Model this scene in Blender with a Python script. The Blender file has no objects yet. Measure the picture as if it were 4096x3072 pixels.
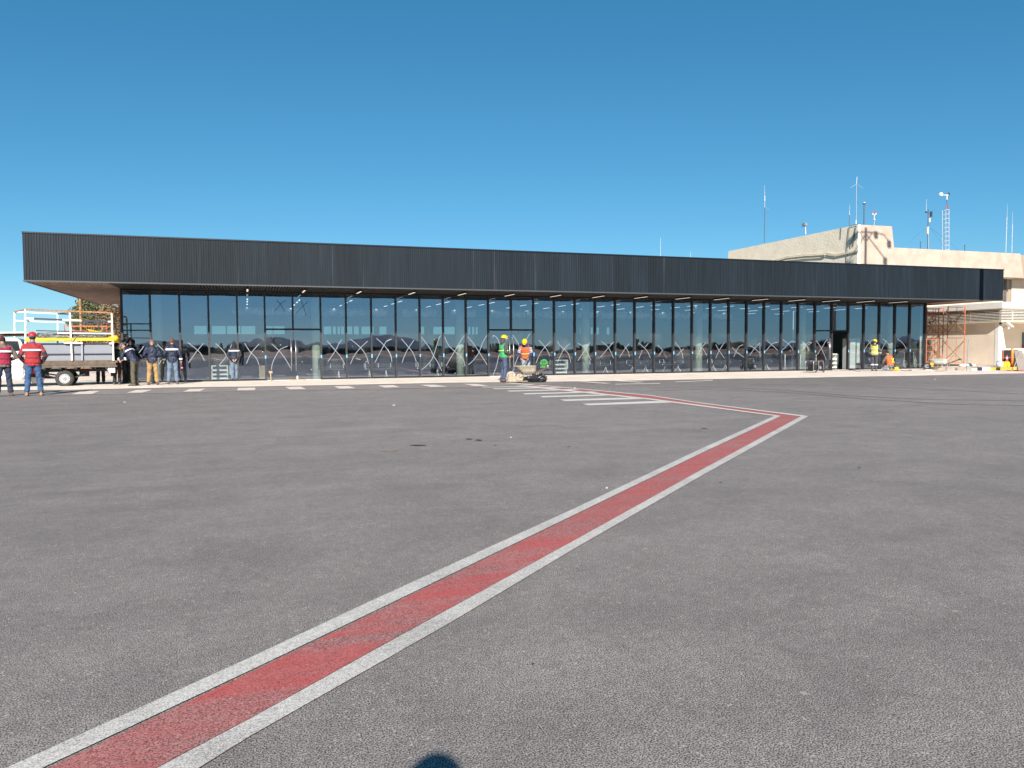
import bpy, bmesh, math, random
from mathutils import Vector, Matrix
R = math.radians
sc = bpy.context.scene
C = bpy.data.collections.new("place"); sc.collection.children.link(C)
random.seed(7)

# ------------------------------------------------------------------ camera
CH = 1.32                                   # height of the phone above the apron
F, PIT, ROL, YAW = 3067.0, .0459, -.0059, .3341
IW, IH = 4096, 3072
_f = Vector((math.sin(YAW), math.cos(YAW), 0)); _r = Vector((math.cos(YAW), -math.sin(YAW), 0)); _u = Vector((0, 0, 1))
_fw = _f*math.cos(PIT) - _u*math.sin(PIT); _up = _u*math.cos(PIT) + _f*math.sin(PIT)
_rt = _r*math.cos(ROL) + _up*math.sin(ROL); _up2 = _up*math.cos(ROL) - _r*math.sin(ROL)
cam = bpy.data.objects.new("camera", bpy.data.cameras.new("camera")); C.objects.link(cam)
cam.matrix_world = Matrix(((_rt.x, _up2.x, -_fw.x, 0), (_rt.y, _up2.y, -_fw.y, 0), (_rt.z, _up2.z, -_fw.z, CH), (0, 0, 0, 1)))
cam.data.sensor_fit = 'HORIZONTAL'; cam.data.sensor_width = 36; cam.data.lens = 36*F/IW
cam.data.clip_start = .05; cam.data.clip_end = 20000
sc.camera = cam

# ------------------------------------------------------------------ sky, sun, exposure
THETA, ELEV = R(17), math.atan(.5625)
w = bpy.data.worlds.new("World"); sc.world = w; w.use_nodes = True
nt = w.node_tree; nt.nodes.clear()
sky = nt.nodes.new("ShaderNodeTexSky"); sky.sky_type = 'NISHITA'; sky.sun_disc = False
sky.sun_elevation = ELEV; sky.sun_rotation = math.pi + THETA
sky.altitude = 1900; sky.air_density = 1.0; sky.dust_density = .0; sky.ozone_density = 3.0
bg = nt.nodes.new("ShaderNodeBackground"); bg.inputs['Strength'].default_value = .10
wo = nt.nodes.new("ShaderNodeOutputWorld")
sp_ = nt.nodes.new("ShaderNodeSeparateColor"); cb_ = nt.nodes.new("ShaderNodeCombineColor"); nt.links.new(sky.outputs[0], sp_.inputs[0])
for ch, (g_, k_) in enumerate(((1.15, .238), (.80, .722), (.757, .915))):      # the phone's response to the sky
    a_ = nt.nodes.new("ShaderNodeMath"); a_.operation = 'POWER'; a_.inputs[1].default_value = g_
    b_ = nt.nodes.new("ShaderNodeMath"); b_.operation = 'MULTIPLY'; b_.inputs[1].default_value = k_
    nt.links.new(sp_.outputs[ch], a_.inputs[0]); nt.links.new(a_.outputs[0], b_.inputs[0]); nt.links.new(b_.outputs[0], cb_.inputs[ch])
nt.links.new(cb_.outputs[0], bg.inputs['Color']); nt.links.new(bg.outputs[0], wo.inputs[0])
sl = bpy.data.lights.new("sun", 'SUN'); sl.energy = 4.6; sl.angle = R(.53); sl.color = (1, .93, .84)
so = bpy.data.objects.new("sun", sl); C.objects.link(so)
SD = Vector((math.sin(THETA)*math.cos(ELEV), math.cos(THETA)*math.cos(ELEV), -math.sin(ELEV)))
so.rotation_euler = SD.to_track_quat('-Z', 'Y').to_euler(); so.location = -SD*60
sc.view_settings.view_transform = 'Standard'; sc.view_settings.look = 'None'; sc.view_settings.gamma = 1
sc.view_settings.exposure = .90

# ------------------------------------------------------------------ helpers
def ray(px, py):
    return (_fw*F + _rt*(px-IW/2) + _up2*(IH/2-py)).normalized()
O = Vector((0, 0, CH))
def hit(px, py, p, n):
    d = ray(px, py); p = Vector(p); n = Vector(n)
    return O + d*((p-O).dot(n)/d.dot(n))
def G(px, py, z=0.): return hit(px, py, (0, 0, z), (0, 0, 1))
def PY(px, py, Y): return hit(px, py, (0, Y, 0), (0, 1, 0))
def PX(px, py, X): return hit(px, py, (X, 0, 0), (1, 0, 0))
def azX(px, Y):                                          # X of a vertical at column px in the plane Y
    p = PY(px, 1400, Y); return p.x
def mm(name, base, rough=.7, metal=0., noise=0., nscale=5., bump=0., bscale=30., emit=None, spec=None, coords='Object', detail=4):
    m = bpy.data.materials.new(name); m.use_nodes = True; t = m.node_tree; b = t.nodes['Principled BSDF']
    b.inputs['Base Color'].default_value = (*base, 1); b.inputs['Roughness'].default_value = rough; b.inputs['Metallic'].default_value = metal
    if spec is not None: b.inputs['Specular IOR Level'].default_value = spec
    tc = t.nodes.new('ShaderNodeTexCoord')
    if noise:
        n = t.nodes.new('ShaderNodeTexNoise'); n.inputs['Scale'].default_value = nscale; n.inputs['Detail'].default_value = detail
        r = t.nodes.new('ShaderNodeMapRange'); r.inputs[1].default_value = .3; r.inputs[2].default_value = .7
        r.inputs[3].default_value = 1-noise; r.inputs[4].default_value = 1+noise
        x = t.nodes.new('ShaderNodeVectorMath'); x.operation = 'SCALE'; x.inputs[0].default_value = base
        t.links.new(tc.outputs[coords], n.inputs['Vector']); t.links.new(n.outputs[0], r.inputs[0]); t.links.new(r.outputs[0], x.inputs['Scale'])
        t.links.new(x.outputs[0], b.inputs['Base Color'])
    if bump:
        n2 = t.nodes.new('ShaderNodeTexNoise'); n2.inputs['Scale'].default_value = bscale; n2.inputs['Detail'].default_value = 3
        bp = t.nodes.new('ShaderNodeBump'); bp.inputs['Strength'].default_value = bump; bp.inputs['Distance'].default_value = .02
        t.links.new(tc.outputs[coords], n2.inputs['Vector']); t.links.new(n2.outputs[0], bp.inputs['Height']); t.links.new(bp.outputs[0], b.inputs['Normal'])
    if emit:
        b.inputs['Emission Color'].default_value = (*emit[0], 1); b.inputs['Emission Strength'].default_value = emit[1]
    return m

class MB:
    """collects shapes for ONE mesh object"""
    def __init__(s): s.bm = bmesh.new()
    def box(s, a, b, rot=None, bev=0):
        a = Vector(a); b = Vector(b); c = (a+b)/2; d = b-a
        g = bmesh.ops.create_cube(s.bm, size=1)
        M = Matrix.Diagonal((abs(d.x), abs(d.y), abs(d.z), 1))
        if rot is not None: M = rot.to_4x4() @ M
        bmesh.ops.transform(s.bm, matrix=Matrix.Translation(c) @ M, verts=g['verts'])
        if bev:
            es = list({e for v in g['verts'] for e in v.link_edges})
            bmesh.ops.bevel(s.bm, geom=es, offset=bev, segments=2, affect='EDGES')
        return s
    def bar(s, a, b, w, h=None, up=(0, 0, 1)):             # square bar from a to b
        a = Vector(a); b = Vector(b); d = b-a; L = d.length
        if L < 1e-6: return s
        z = d/L; u = Vector(up)
        if abs(z.dot(u)) > .98: u = Vector((0, 1, 0))
        x = u.cross(z).normalized(); y = z.cross(x); h = h or w
        g = bmesh.ops.create_cube(s.bm, size=1)
        M = Matrix(((x.x*w, y.x*h, z.x*L, 0), (x.y*w, y.y*h, z.y*L, 0), (x.z*w, y.z*h, z.z*L, 0), (0, 0, 0, 1)))
        bmesh.ops.transform(s.bm, matrix=Matrix.Translation((a+b)/2) @ M, verts=g['verts'])
        return s
    def tube(s, pts, r, n=8, ref=(0, 0, 1)):
        pts = [Vector(p) for p in pts]
        rs = r if isinstance(r, (list, tuple)) else [r]*len(pts)
        rings = []; prev = None
        for i, p in enumerate(pts):
            if i == 0: t = pts[1]-p
            elif i == len(pts)-1: t = p-pts[i-1]
            else: t = (pts[i+1]-p).normalized() + (p-pts[i-1]).normalized()
            t.normalize()
            if prev is None:
                a = Vector(ref)
                if abs(t.dot(a)) > .9: a = Vector((1, 0, 0))
                x = a.cross(t).normalized()
            else:
                x = (prev - t*prev.dot(t)).normalized()
            prev = x; y = t.cross(x)
            rr = rs[i]; rx, ry = rr if isinstance(rr, (tuple, list)) else (rr, rr)
            rings.append([s.bm.verts.new(p + x*rx*math.cos(2*math.pi*k/n) + y*ry*math.sin(2*math.pi*k/n)) for k in range(n)])
        for a, b in zip(rings, rings[1:]):
            for k in range(n): s.bm.faces.new((a[k], a[(k+1) % n], b[(k+1) % n], b[k]))
        s.bm.faces.new(rings[0][::-1]); s.bm.faces.new(rings[-1])
        return s
    def loft(s, rows, n=20, sup=2.0, closed=True):          # rows: (center, xvec, yvec) of ellipses
        rings = []
        for c, x, y in rows:
            ring = []
            for k in range(n):
                a = 2*math.pi*k/n; ca, sa = math.cos(a), math.sin(a)
                ca = math.copysign(abs(ca)**(2/sup), ca); sa = math.copysign(abs(sa)**(2/sup), sa)
                ring.append(s.bm.verts.new(Vector(c)+Vector(x)*ca+Vector(y)*sa))
            rings.append(ring)
        for a, b in zip(rings, rings[1:]):
            for k in range(n): s.bm.faces.new((a[k], a[(k+1) % n], b[(k+1) % n], b[k]))
        if closed: s.bm.faces.new(rings[0][::-1]); s.bm.faces.new(rings[-1])
        return s
    def ball(s, c, r, seg=12, rot=None):
        r = r if isinstance(r, (tuple, list)) else (r, r, r)
        g = bmesh.ops.create_uvsphere(s.bm, u_segments=seg, v_segments=max(6, seg*2//3), radius=1)
        M = Matrix.Diagonal((*r, 1))
        if rot is not None: M = rot.to_4x4() @ M
        bmesh.ops.transform(s.bm, matrix=Matrix.Translation(c) @ M, verts=g['verts']); return s
    def poly(s, pts):
        s.bm.faces.new([s.bm.verts.new(Vector(p)) for p in pts]); return s
    def slab(s, pts, dz):                                   # prism of a planar outline, extruded by vector dz
        dz = Vector(dz); a = [s.bm.verts.new(Vector(p)) for p in pts]; b = [s.bm.verts.new(Vector(p)+dz) for p in pts]
        s.bm.faces.new(a[::-1]); s.bm.faces.new(b)
        for k in range(len(a)): s.bm.faces.new((a[k], a[(k+1) % len(a)], b[(k+1) % len(a)], b[k]))
        return s
    def torus(s, c, R_, r, ax=(0, 1, 0), n=28, m=8):
        ax = Vector(ax).normalized(); x = ax.orthogonal().normalized(); y = ax.cross(x); c = Vector(c); rings = []
        for i in range(n):
            a = 2*math.pi*i/n; d = x*math.cos(a)+y*math.sin(a)
            rings.append([s.bm.verts.new(c+d*(R_+r*math.cos(2*math.pi*k/m))+ax*r*math.sin(2*math.pi*k/m)) for k in range(m)])
        for i in range(n):
            a, b = rings[i], rings[(i+1) % n]
            for k in range(m): s.bm.faces.new((a[k], a[(k+1) % m], b[(k+1) % m], b[k]))
        return s
    def build(s, name, m, parent=None, smooth=False, loc=None):
        bmesh.ops.recalc_face_normals(s.bm, faces=s.bm.faces[:])
        me = bpy.data.meshes.new(name); s.bm.to_mesh(me); s.bm.free()
        if smooth:
            for p in me.polygons: p.use_smooth = True
        o = bpy.data.objects.new(name, me); C.objects.link(o)
        if m: me.materials.append(m)
        if parent: o.parent = parent
        if loc: o.location = loc
        return o
def tag(o, label, cat, group=None):
    o['label'] = label; o['category'] = cat
    if group: o['group'] = group
    return o
def thing(name, label, cat, loc=(0, 0, 0), rz=0, group=None):
    o = bpy.data.objects.new(name, None); C.objects.link(o); o.location = loc; o.rotation_euler = (0, 0, rz)
    o.empty_display_size = .2
    return tag(o, label, cat, group)
def struct(name, mb, m, **k):
    o = mb.build(name, m, **k); o['kind'] = 'structure'; return o
def kids(o): return [c for c in C.objects if c.parent == o]
def dup(root, loc, rz=None, label=None, scale=None):
    r = root.copy(); C.objects.link(r); r.location = loc
    if rz is not None: r.rotation_euler = (0, 0, rz)
    if scale: r.scale = (scale,)*3
    if label: r['label'] = label
    for ch in kids(root):
        c = ch.copy(); C.objects.link(c); c.parent = r
        for g in kids(ch):
            d = g.copy(); C.objects.link(d); d.parent = c
    return r

# ------------------------------------------------------------------ materials
def nodes(m): return m.node_tree.nodes, m.node_tree.links, m.node_tree.nodes['Principled BSDF']
_a, _b = G(1000, 2900), G(3124, 1665); PHI = math.atan2(_b.y-_a.y, _b.x-_a.x)
def asphalt_mat(name, paint=None, wear=.0, streak=False, tint=(.212, .190, .180)):
    m = mm(name, tint, .88); n, l, b = nodes(m)
    tc = n.new('ShaderNodeTexCoord')
    def noise(sc_, det=2, dist=0, vec=None):
        k = n.new('ShaderNodeTexNoise'); k.inputs['Scale'].default_value = sc_; k.inputs['Detail'].default_value = det; k.inputs['Distortion'].default_value = dist
        l.new(vec or tc.outputs['Object'], k.inputs['Vector']); return k.outputs[0]
    def mr(src, a, c, lo, hi):
        k = n.new('ShaderNodeMapRange'); k.inputs[1].default_value = a; k.inputs[2].default_value = c; k.inputs[3].default_value = lo; k.inputs[4].default_value = hi; l.new(src, k.inputs[0]); return k.outputs[0]
    def mul(a, c):
        k = n.new('ShaderNodeMath'); k.operation = 'MULTIPLY'; l.new(a, k.inputs[0]); l.new(c, k.inputs[1]); return k.outputs[0]
    fine = noise(165, 3); mid = noise(38, 3); big = noise(1.1, 9, .8); huge = noise(.055, 2)
    v = mul(mul(mr(fine, .38, .62, .20, 1.80), mr(mid, .35, .65, .90, 1.10)), mul(mr(big, .3, .7, .90, 1.10), mr(huge, .35, .65, .88, 1.12)))
    # stretched wheel tracks
    mp = n.new('ShaderNodeMapping'); mp.inputs['Rotation'].default_value = (0, 0, R(-24)); mp.inputs['Scale'].default_value = (.10, 1.1, 1); l.new(tc.outputs['Object'], mp.inputs['Vector'])
    v = mul(v, mr(noise(1.6, 9, .5, mp.outputs[0]), .32, .68, .94, 1.06)); v = mul(v, mr(noise(5.5, 5, .6), .34, .66, .94, 1.06)); v = mul(v, mr(noise(17, 3, .3), .36, .64, .92, 1.08))
    vo = n.new('ShaderNodeTexVoronoi'); vo.inputs['Scale'].default_value = 30; vo.feature = 'F1'; l.new(tc.outputs['Object'], vo.inputs['Vector'])
    sp = mr(vo.outputs['Distance'], .13, .22, 1, 0)                        # pale stones
    gate = mr(noise(7, 4), .50, .58, 0, .85); sp = mul(sp, gate)
    v2 = n.new('ShaderNodeTexVoronoi'); v2.inputs['Scale'].default_value = 4.2; l.new(tc.outputs['Object'], v2.inputs['Vector'])
    s2 = mr(v2.outputs['Distance'], .04, .08, .6, 0); s2 = mul(s2, mr(noise(1.7, 5), .5, .56, 0, 1))
    ad = n.new('ShaderNodeMath'); ad.operation = 'MAXIMUM'; l.new(sp, ad.inputs[0]); l.new(s2, ad.inputs[1]); sp = ad.outputs[0]
    base = n.new('ShaderNodeVectorMath'); base.operation = 'SCALE'; base.inputs[0].default_value = tint; l.new(v, base.inputs['Scale'])
    mx = n.new('ShaderNodeMix'); mx.data_type = 'RGBA'; l.new(sp, mx.inputs[0]); l.new(base.outputs[0], mx.inputs[6]); mx.inputs[7].default_value = (.42, .37, .31, 1)
    col = mx.outputs[2]
    if paint:
        pm = n.new('ShaderNodeMix'); pm.data_type = 'RGBA'
        wf = mr(fine, .30, .62, 1-wear*1.3, 1.0); wf = mul(wf, mr(noise(2.2, 5, .5), .3, .62, 1-wear*.7, 1.0))
        if streak:
            mp2 = n.new('ShaderNodeMapping'); mp2.inputs['Rotation'].default_value = (0, 0, streak); mp2.inputs['Scale'].default_value = (.35, 7, 1); l.new(tc.outputs['Object'], mp2.inputs['Vector'])
            wf = mul(wf, mr(noise(1.0, 6, .4, mp2.outputs[0]), .34, .60, .48, 1.0))
        pc = n.new('ShaderNodeVectorMath'); pc.operation = 'SCALE'; pc.inputs[0].default_value = paint; l.new(mr(mid, .3, .7, .88, 1.1), pc.inputs['Scale'])
        l.new(wf, pm.inputs[0]); l.new(col, pm.inputs[6]); l.new(pc.outputs[0], pm.inputs[7]); col = pm.outputs[2]
    l.new(col, b.inputs['Base Color'])
    bp = n.new('ShaderNodeBump'); bp.inputs['Strength'].default_value = .4; bp.inputs['Distance'].default_value = .005
    l.new(fine, bp.inputs['Height']); l.new(bp.outputs[0], b.inputs['Normal'])
    b.inputs['Specular IOR Level'].default_value = .25
    return m
M_asph = asphalt_mat("asphalt")
M_white = asphalt_mat("white_road_paint", (.60, .575, .54), .48)
M_wline = asphalt_mat("fresh_white_road_paint", (.64, .61, .56), .2)
M_red = asphalt_mat("red_road_paint", (.48, .075, .072), .46, streak=-PHI)
M_dust = asphalt_mat("dusty_line_paint", (.76, .66, .58), .2)
M_conc = mm("concrete", (.70, .61, .52), .9, noise=.13, nscale=1.3, bump=.2, bscale=60, detail=8)
M_concg = mm("grey_kerb_strip", (.23, .205, .195), .9, noise=.16, nscale=2, bump=.2, bscale=60, detail=8)
M_dirt = mm("dry_earth", (.20, .15, .10), .95, noise=.35, nscale=.05, detail=10)
M_hill = mm("haze_tinted_hill", (.085, .115, .16), 1, noise=.15, nscale=.004, detail=8)  # hill albedo shifted to blue-grey; distance haze is put into the colour
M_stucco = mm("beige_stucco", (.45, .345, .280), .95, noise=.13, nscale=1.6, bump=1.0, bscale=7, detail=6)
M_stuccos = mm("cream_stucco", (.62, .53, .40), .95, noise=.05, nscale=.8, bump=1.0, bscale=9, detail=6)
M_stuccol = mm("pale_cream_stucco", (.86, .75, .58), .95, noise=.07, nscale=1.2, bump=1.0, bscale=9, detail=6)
M_plaster = mm("tan_plaster", (.74, .65, .53), .95, noise=.07, nscale=1.2, bump=.25, bscale=40, detail=8)
M_whitep = mm("white_paint", (.78, .77, .74), .6, noise=.03, nscale=3)
M_dark = mm("dark_base", (.10, .085, .075), .9, noise=.2, nscale=4)
def clad_mat():
    m = mm("dark_corrugated_cladding", (.030, .038, .046), .6, spec=.22); n, l, b = nodes(m)
    tc = n.new('ShaderNodeTexCoord'); sep = n.new('ShaderNodeSeparateXYZ'); l.new(tc.outputs['Object'], sep.inputs[0])
    fl = n.new('ShaderNodeMath'); fl.operation = 'FLOOR'; dv = n.new('ShaderNodeMath'); dv.operation = 'MULTIPLY'; dv.inputs[1].default_value = 1.15
    l.new(sep.outputs[0], dv.inputs[0]); l.new(dv.outputs[0], fl.inputs[0])
    wn = n.new('ShaderNodeTexWhiteNoise'); wn.noise_dimensions = '1D'; l.new(fl.outputs[0], wn.inputs['W'])
    mp = n.new('ShaderNodeMapping'); mp.inputs['Scale'].default_value = (9, 9, .5); l.new(tc.outputs['Object'], mp.inputs['Vector'])
    no = n.new('ShaderNodeTexNoise'); no.inputs['Scale'].default_value = 1; no.inputs['Detail'].default_value = 5; l.new(mp.outputs[0], no.inputs['Vector'])
    a = n.new('ShaderNodeMapRange'); a.inputs[3].default_value = .86; a.inputs[4].default_value = 1.14; l.new(wn.outputs[0], a.inputs[0])
    c = n.new('ShaderNodeMapRange'); c.inputs[1].default_value = .3; c.inputs[2].default_value = .75; c.inputs[3].default_value = .8; c.inputs[4].default_value = 1.3; l.new(no.outputs[0], c.inputs[0])
    mu = n.new('ShaderNodeMath'); mu.operation = 'MULTIPLY'; l.new(a.outputs[0], mu.inputs[0]); l.new(c.outputs[0], mu.inputs[1])
    s = n.new('ShaderNodeVectorMath'); s.operation = 'SCALE'; s.inputs[0].default_value = (.0115, .018, .025); l.new(mu.outputs[0], s.inputs['Scale'])
    mp3 = n.new('ShaderNodeMapping'); mp3.inputs['Scale'].default_value = (7, 7, .12); l.new(tc.outputs['Object'], mp3.inputs['Vector'])
    n3 = n.new('ShaderNodeTexNoise'); n3.inputs['Scale'].default_value = 1; n3.inputs['Detail'].default_value = 3; l.new(mp3.outputs[0], n3.inputs['Vector'])
    q = n.new('ShaderNodeMapRange'); q.inputs[1].default_value = .66; q.inputs[2].default_value = .78; q.inputs[3].default_value = 0; q.inputs[4].default_value = .8; l.new(n3.outputs[0], q.inputs[0])
    mx = n.new('ShaderNodeMix'); mx.data_type = 'RGBA'; l.new(q.outputs[0], mx.inputs[0]); l.new(s.outputs[0], mx.inputs[6]); mx.inputs[7].default_value = (.055, .068, .075, 1)
    l.new(mx.outputs[2], b.inputs['Base Color'])
    return m
M_clad = clad_mat()
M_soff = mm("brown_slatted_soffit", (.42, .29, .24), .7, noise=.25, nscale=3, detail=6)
M_frame = mm("black_aluminium", (.016, .018, .024), .35, metal=.3)
def glass_mat(name, refl=.31, rt=(.70, .80, 1.0), tt=(.76, .84, .84)):
    m = bpy.data.materials.new(name); m.use_nodes = True; n = m.node_tree.nodes; l = m.node_tree.links; n.clear()
    o = n.new('ShaderNodeOutputMaterial'); mx = n.new('ShaderNodeMixShader'); g = n.new('ShaderNodeBsdfGlossy'); t = n.new('ShaderNodeBsdfTransparent')
    g.inputs['Roughness'].default_value = .0; g.inputs['Color'].default_value = (*rt, 1); t.inputs['Color'].default_value = (*tt, 1)
    tc = n.new('ShaderNodeTexCoord'); no = n.new('ShaderNodeTexNoise'); no.inputs['Scale'].default_value = 1.1; no.inputs['Detail'].default_value = 1
    bp = n.new('ShaderNodeBump'); bp.inputs['Strength'].default_value = .35; bp.inputs['Distance'].default_value = .006
    l.new(tc.outputs['Object'], no.inputs['Vector']); l.new(no.outputs[0], bp.inputs['Height']); l.new(bp.outputs[0], g.inputs['Normal'])
    fr = n.new('ShaderNodeFresnel'); fr.inputs['IOR'].default_value = 1.5
    mr = n.new('ShaderNodeMapRange'); mr.inputs[1].default_value = 0; mr.inputs[2].default_value = 1; mr.inputs[3].default_value = refl-.04; mr.inputs[4].default_value = 1
    l.new(fr.outputs[0], mr.inputs[0]); l.new(mr.outputs[0], mx.inputs[0]); l.new(t.outputs[0], mx.inputs[1]); l.new(g.outputs[0], mx.inputs[2]); df = n.new('ShaderNodeBsdfDiffuse'); df.inputs[0].default_value = (.6, .62, .62, 1); m2 = n.new('ShaderNodeMixShader')
    vo = n.new('ShaderNodeTexVoronoi'); vo.inputs['Scale'].default_value = 2.6; l.new(tc.outputs['Object'], vo.inputs['Vector'])     # dried splashes and dust specks
    a1 = n.new('ShaderNodeMapRange'); a1.inputs[1].default_value = .035; a1.inputs[2].default_value = .06; a1.inputs[3].default_value = .75; a1.inputs[4].default_value = .0; l.new(vo.outputs['Distance'], a1.inputs[0])
    n2 = n.new('ShaderNodeTexNoise'); n2.inputs['Scale'].default_value = .9; n2.inputs['Detail'].default_value = 8; l.new(tc.outputs['Object'], n2.inputs['Vector'])
    a2 = n.new('ShaderNodeMapRange'); a2.inputs[1].default_value = .5; a2.inputs[2].default_value = .75; a2.inputs[3].default_value = .0; a2.inputs[4].default_value = .05; l.new(n2.outputs[0], a2.inputs[0])
    a3 = n.new('ShaderNodeMath'); a3.operation = 'MAXIMUM'; l.new(a1.outputs[0], a3.inputs[0]); l.new(a2.outputs[0], a3.inputs[1])
    l.new(a3.outputs[0], m2.inputs[0]); l.new(mx.outputs[0], m2.inputs[1]); l.new(df.outputs[0], m2.inputs[2]); l.new(m2.outputs[0], o.inputs[0])
    return m
M_glass = glass_mat("tinted_glass")
M_tape = mm("white_tape", (.24, .27, .32), .6)
M_tapeb = mm("black_tape", (.05, .08, .10), .6)
M_blue = mm("blue_masking_tape", (.13, .42, .72), .7)
M_steel = mm("brushed_steel", (.45, .45, .46), .35, metal=.9)
M_int = mm("interior_wall", (.24, .26, .26), .8, noise=.05, nscale=1)
M_ceil = mm("interior_ceiling", (.16, .18, .19), .9, noise=.2, nscale=2)
M_floor = mm("interior_floor", (.07, .07, .07), .35, noise=.08, nscale=2)
M_col = mm("pale_green_column", (.56, .62, .52), .6, noise=.05, nscale=4)
M_lamp = mm("lamp_diffuser", (.8, .8, .8), .5, emit=((.9, .97, 1), .9))
M_lampo = mm("soffit_lamp_diffuser", (.8, .76, .68), .5, emit=((1, .84, .66), .38))
M_rust = mm("rusty_steel", (.34, .17, .08), .85, noise=.3, nscale=9, bump=.2)
M_orange = mm("orange_scaffold_paint", (.46, .12, .05), .6, noise=.22, nscale=7, detail=6)
M_oldwhite = mm("chipped_white_paint", (.70, .66, .58), .6, noise=.14, nscale=6, detail=8)
M_cabw = mm("white_car_paint", (.62, .62, .62), .25)
M_tyre = mm("tyre_rubber", (.045, .042, .04), .85, noise=.2, nscale=8)
M_chas = mm("black_chassis", (.018, .018, .02), .6)
M_yel = mm("yellow_tarpaulin", (.58, .41, .012), .5, noise=.08, nscale=4, bump=.3, bscale=6)
M_galv = mm("galvanised_sheet", (.27, .29, .32), .5, metal=.2, noise=.05, nscale=2)
M_dkbar = mm("navy_bar_paint", (.03, .03, .06), .5)
M_wood = mm("weathered_wood", (.12, .085, .06), .85, noise=.3, nscale=6, detail=8)
M_ply = mm("pale_wood", (.34, .25, .16), .8, noise=.15, nscale=8)
M_gal2 = mm("grey_plastic_wrap", (.10, .105, .12), .35, noise=.8, nscale=14, bump=.6, bscale=20)
M_rim = mm("silver_wheel_rim", (.46, .46, .47), .4, metal=.4)
M_redm = mm("red_plastic", (.60, .03, .03), .45)
M_skin = mm("skin", (.36, .19, .125), .55, noise=.06, nscale=12)
M_bark = mm("bark", (.12, .08, .055), .95, noise=.3, nscale=12)
M_leafg = mm("pine_foliage", (.13, .13, .045), .8, noise=.4, nscale=1.3)
M_leafy = mm("dry_foliage", (.19, .14, .085), .9, noise=.4, nscale=1.5)
M_bush = mm("dark_scrub", (.025, .030, .018), .95, noise=.4, nscale=.4)
M_blackrag = mm("black_plastic_sheet", (.018, .018, .022), .35, bump=.5, bscale=12)
M_beigep = mm("dusty_beige_plastic", (.40, .34, .26), .75, noise=.15, nscale=10)
M_glassint = mm("black_rubber", (.02, .02, .02), .7)

# ------------------------------------------------------------------ main dimensions
D, YF, YB = 34.10, 31.14, 45.6            # glass line, fascia line, back of the terminal
ZB, ZT, ZS = 3.78, 5.50, .04              # underside and top of the roof box, walkway slab
XL, XR = -7.27, 39.42
MX = [491.2,604.6,722,837.3,951.8,1061.8,1173.6,1284.3,1385.7,1486.3,1583.8,1679.4,1773,1863.8,1953.3,2044.2,2133.2,2216.1,2298.6,2379.4,2459.4,2537.3,2614.6,2691.5,2766.1,2839.9,2912.6,2983.6,3053.6,3122.8,3189.5,3256.9,3324,3389.9,3452.1,3513.8,3575.7,3635.6,3697]
MXW = [PY(x, 1400, D).x for x in MX]

# ------------------------------------------------------------------ ground
g = MB(); g.poly([(-2500, -400, -.06), (4000, -400, -.06), (4000, 4000, -.06), (-2500, 4000, -.06)]); struct("ground", g, M_dirt)
g = MB(); g.poly([(-6000, -9000, -.10), (9000, -9000, -.10), (9000, -399, -.10), (-6000, -399, -.10)]); struct("terrain", g, M_dirt)
g = MB(); g.poly([(-120, -1.6, 0), (170, -1.6, 0), (170, 60, 0), (-120, 60, 0)]); struct("apron", g, M_asph)
M_asph_backlit = asphalt_mat("backlit_asphalt", tint=(.038, .039, .042))  # darkened asphalt: grain shade seen towards the sun is put into the colour
g = MB(); g.poly([(-120, -42, 0), (170, -42, 0), (170, -1.61, 0), (-120, -1.61, 0)]); struct("outer_apron", g, M_asph_backlit)
for y0, y1 in ((-11, -10.6), (-19, -18.5), (-30, -29.2), (-41.6, -40.8)): g = MB(); g.poly([(-120, y0, .006), (170, y0+2, .006), (170, y1+2, .006), (-120, y1, .006)]); struct("apron_line_marking", g, M_wline)
M_grass = mm("dry_grass", (.26, .125, .05), .95, noise=.3, nscale=.12, detail=8)
g = MB(); g.poly([(-400, -396, -.045), (900, -396, -.045), (900, -42.2, -.045), (-400, -42.2, -.045)]); struct("dry_grass_field", g, M_grass)
g = MB(); g.poly([(-400, -75, -.03), (900, -75, -.03), (900, -66, -.03), (-400, -66, -.03)]); struct("taxiway", g, M_conc)
def sheet(name, pts, z, m, base=0.):
    g = MB(); g.poly([(*G(x, y, base).xy, z) for x, y in pts]); return struct(name, g, m)
edge = [(-700,1574),(0,1562),(300,1560),(700,1551),(1000,1547),(1400,1540),(1800,1532),(2250,1527),(2500,1524),(2921,1516),(3150,1513),(3448,1507),(3600,1505),(4096,1494),(4700,1481)]
top = [G(x, y, 0) for x, y in edge]
g = MB(); b1 = [Vector((p.x, p.y+.9, ZS)) for p in top] + [Vector((70, 34.6, ZS)), Vector((-45, 34.6, ZS))]
g.poly(b1)
for a, b in zip(top, top[1:]): g.poly([(a.x, a.y, .010), (b.x, b.y, .010), (b.x, b.y+.9, ZS), (a.x, a.y+.9, ZS)])   # gentle fall to the asphalt
struct("walkway_pavement", g, M_conc)
g = MB(); g.poly([(-45, 34.62, .012), (70, 34.62, .012), (70, 60, .012), (-45, 60, .012)]); struct("rear_yard_ground", g, M_conc)
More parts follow.
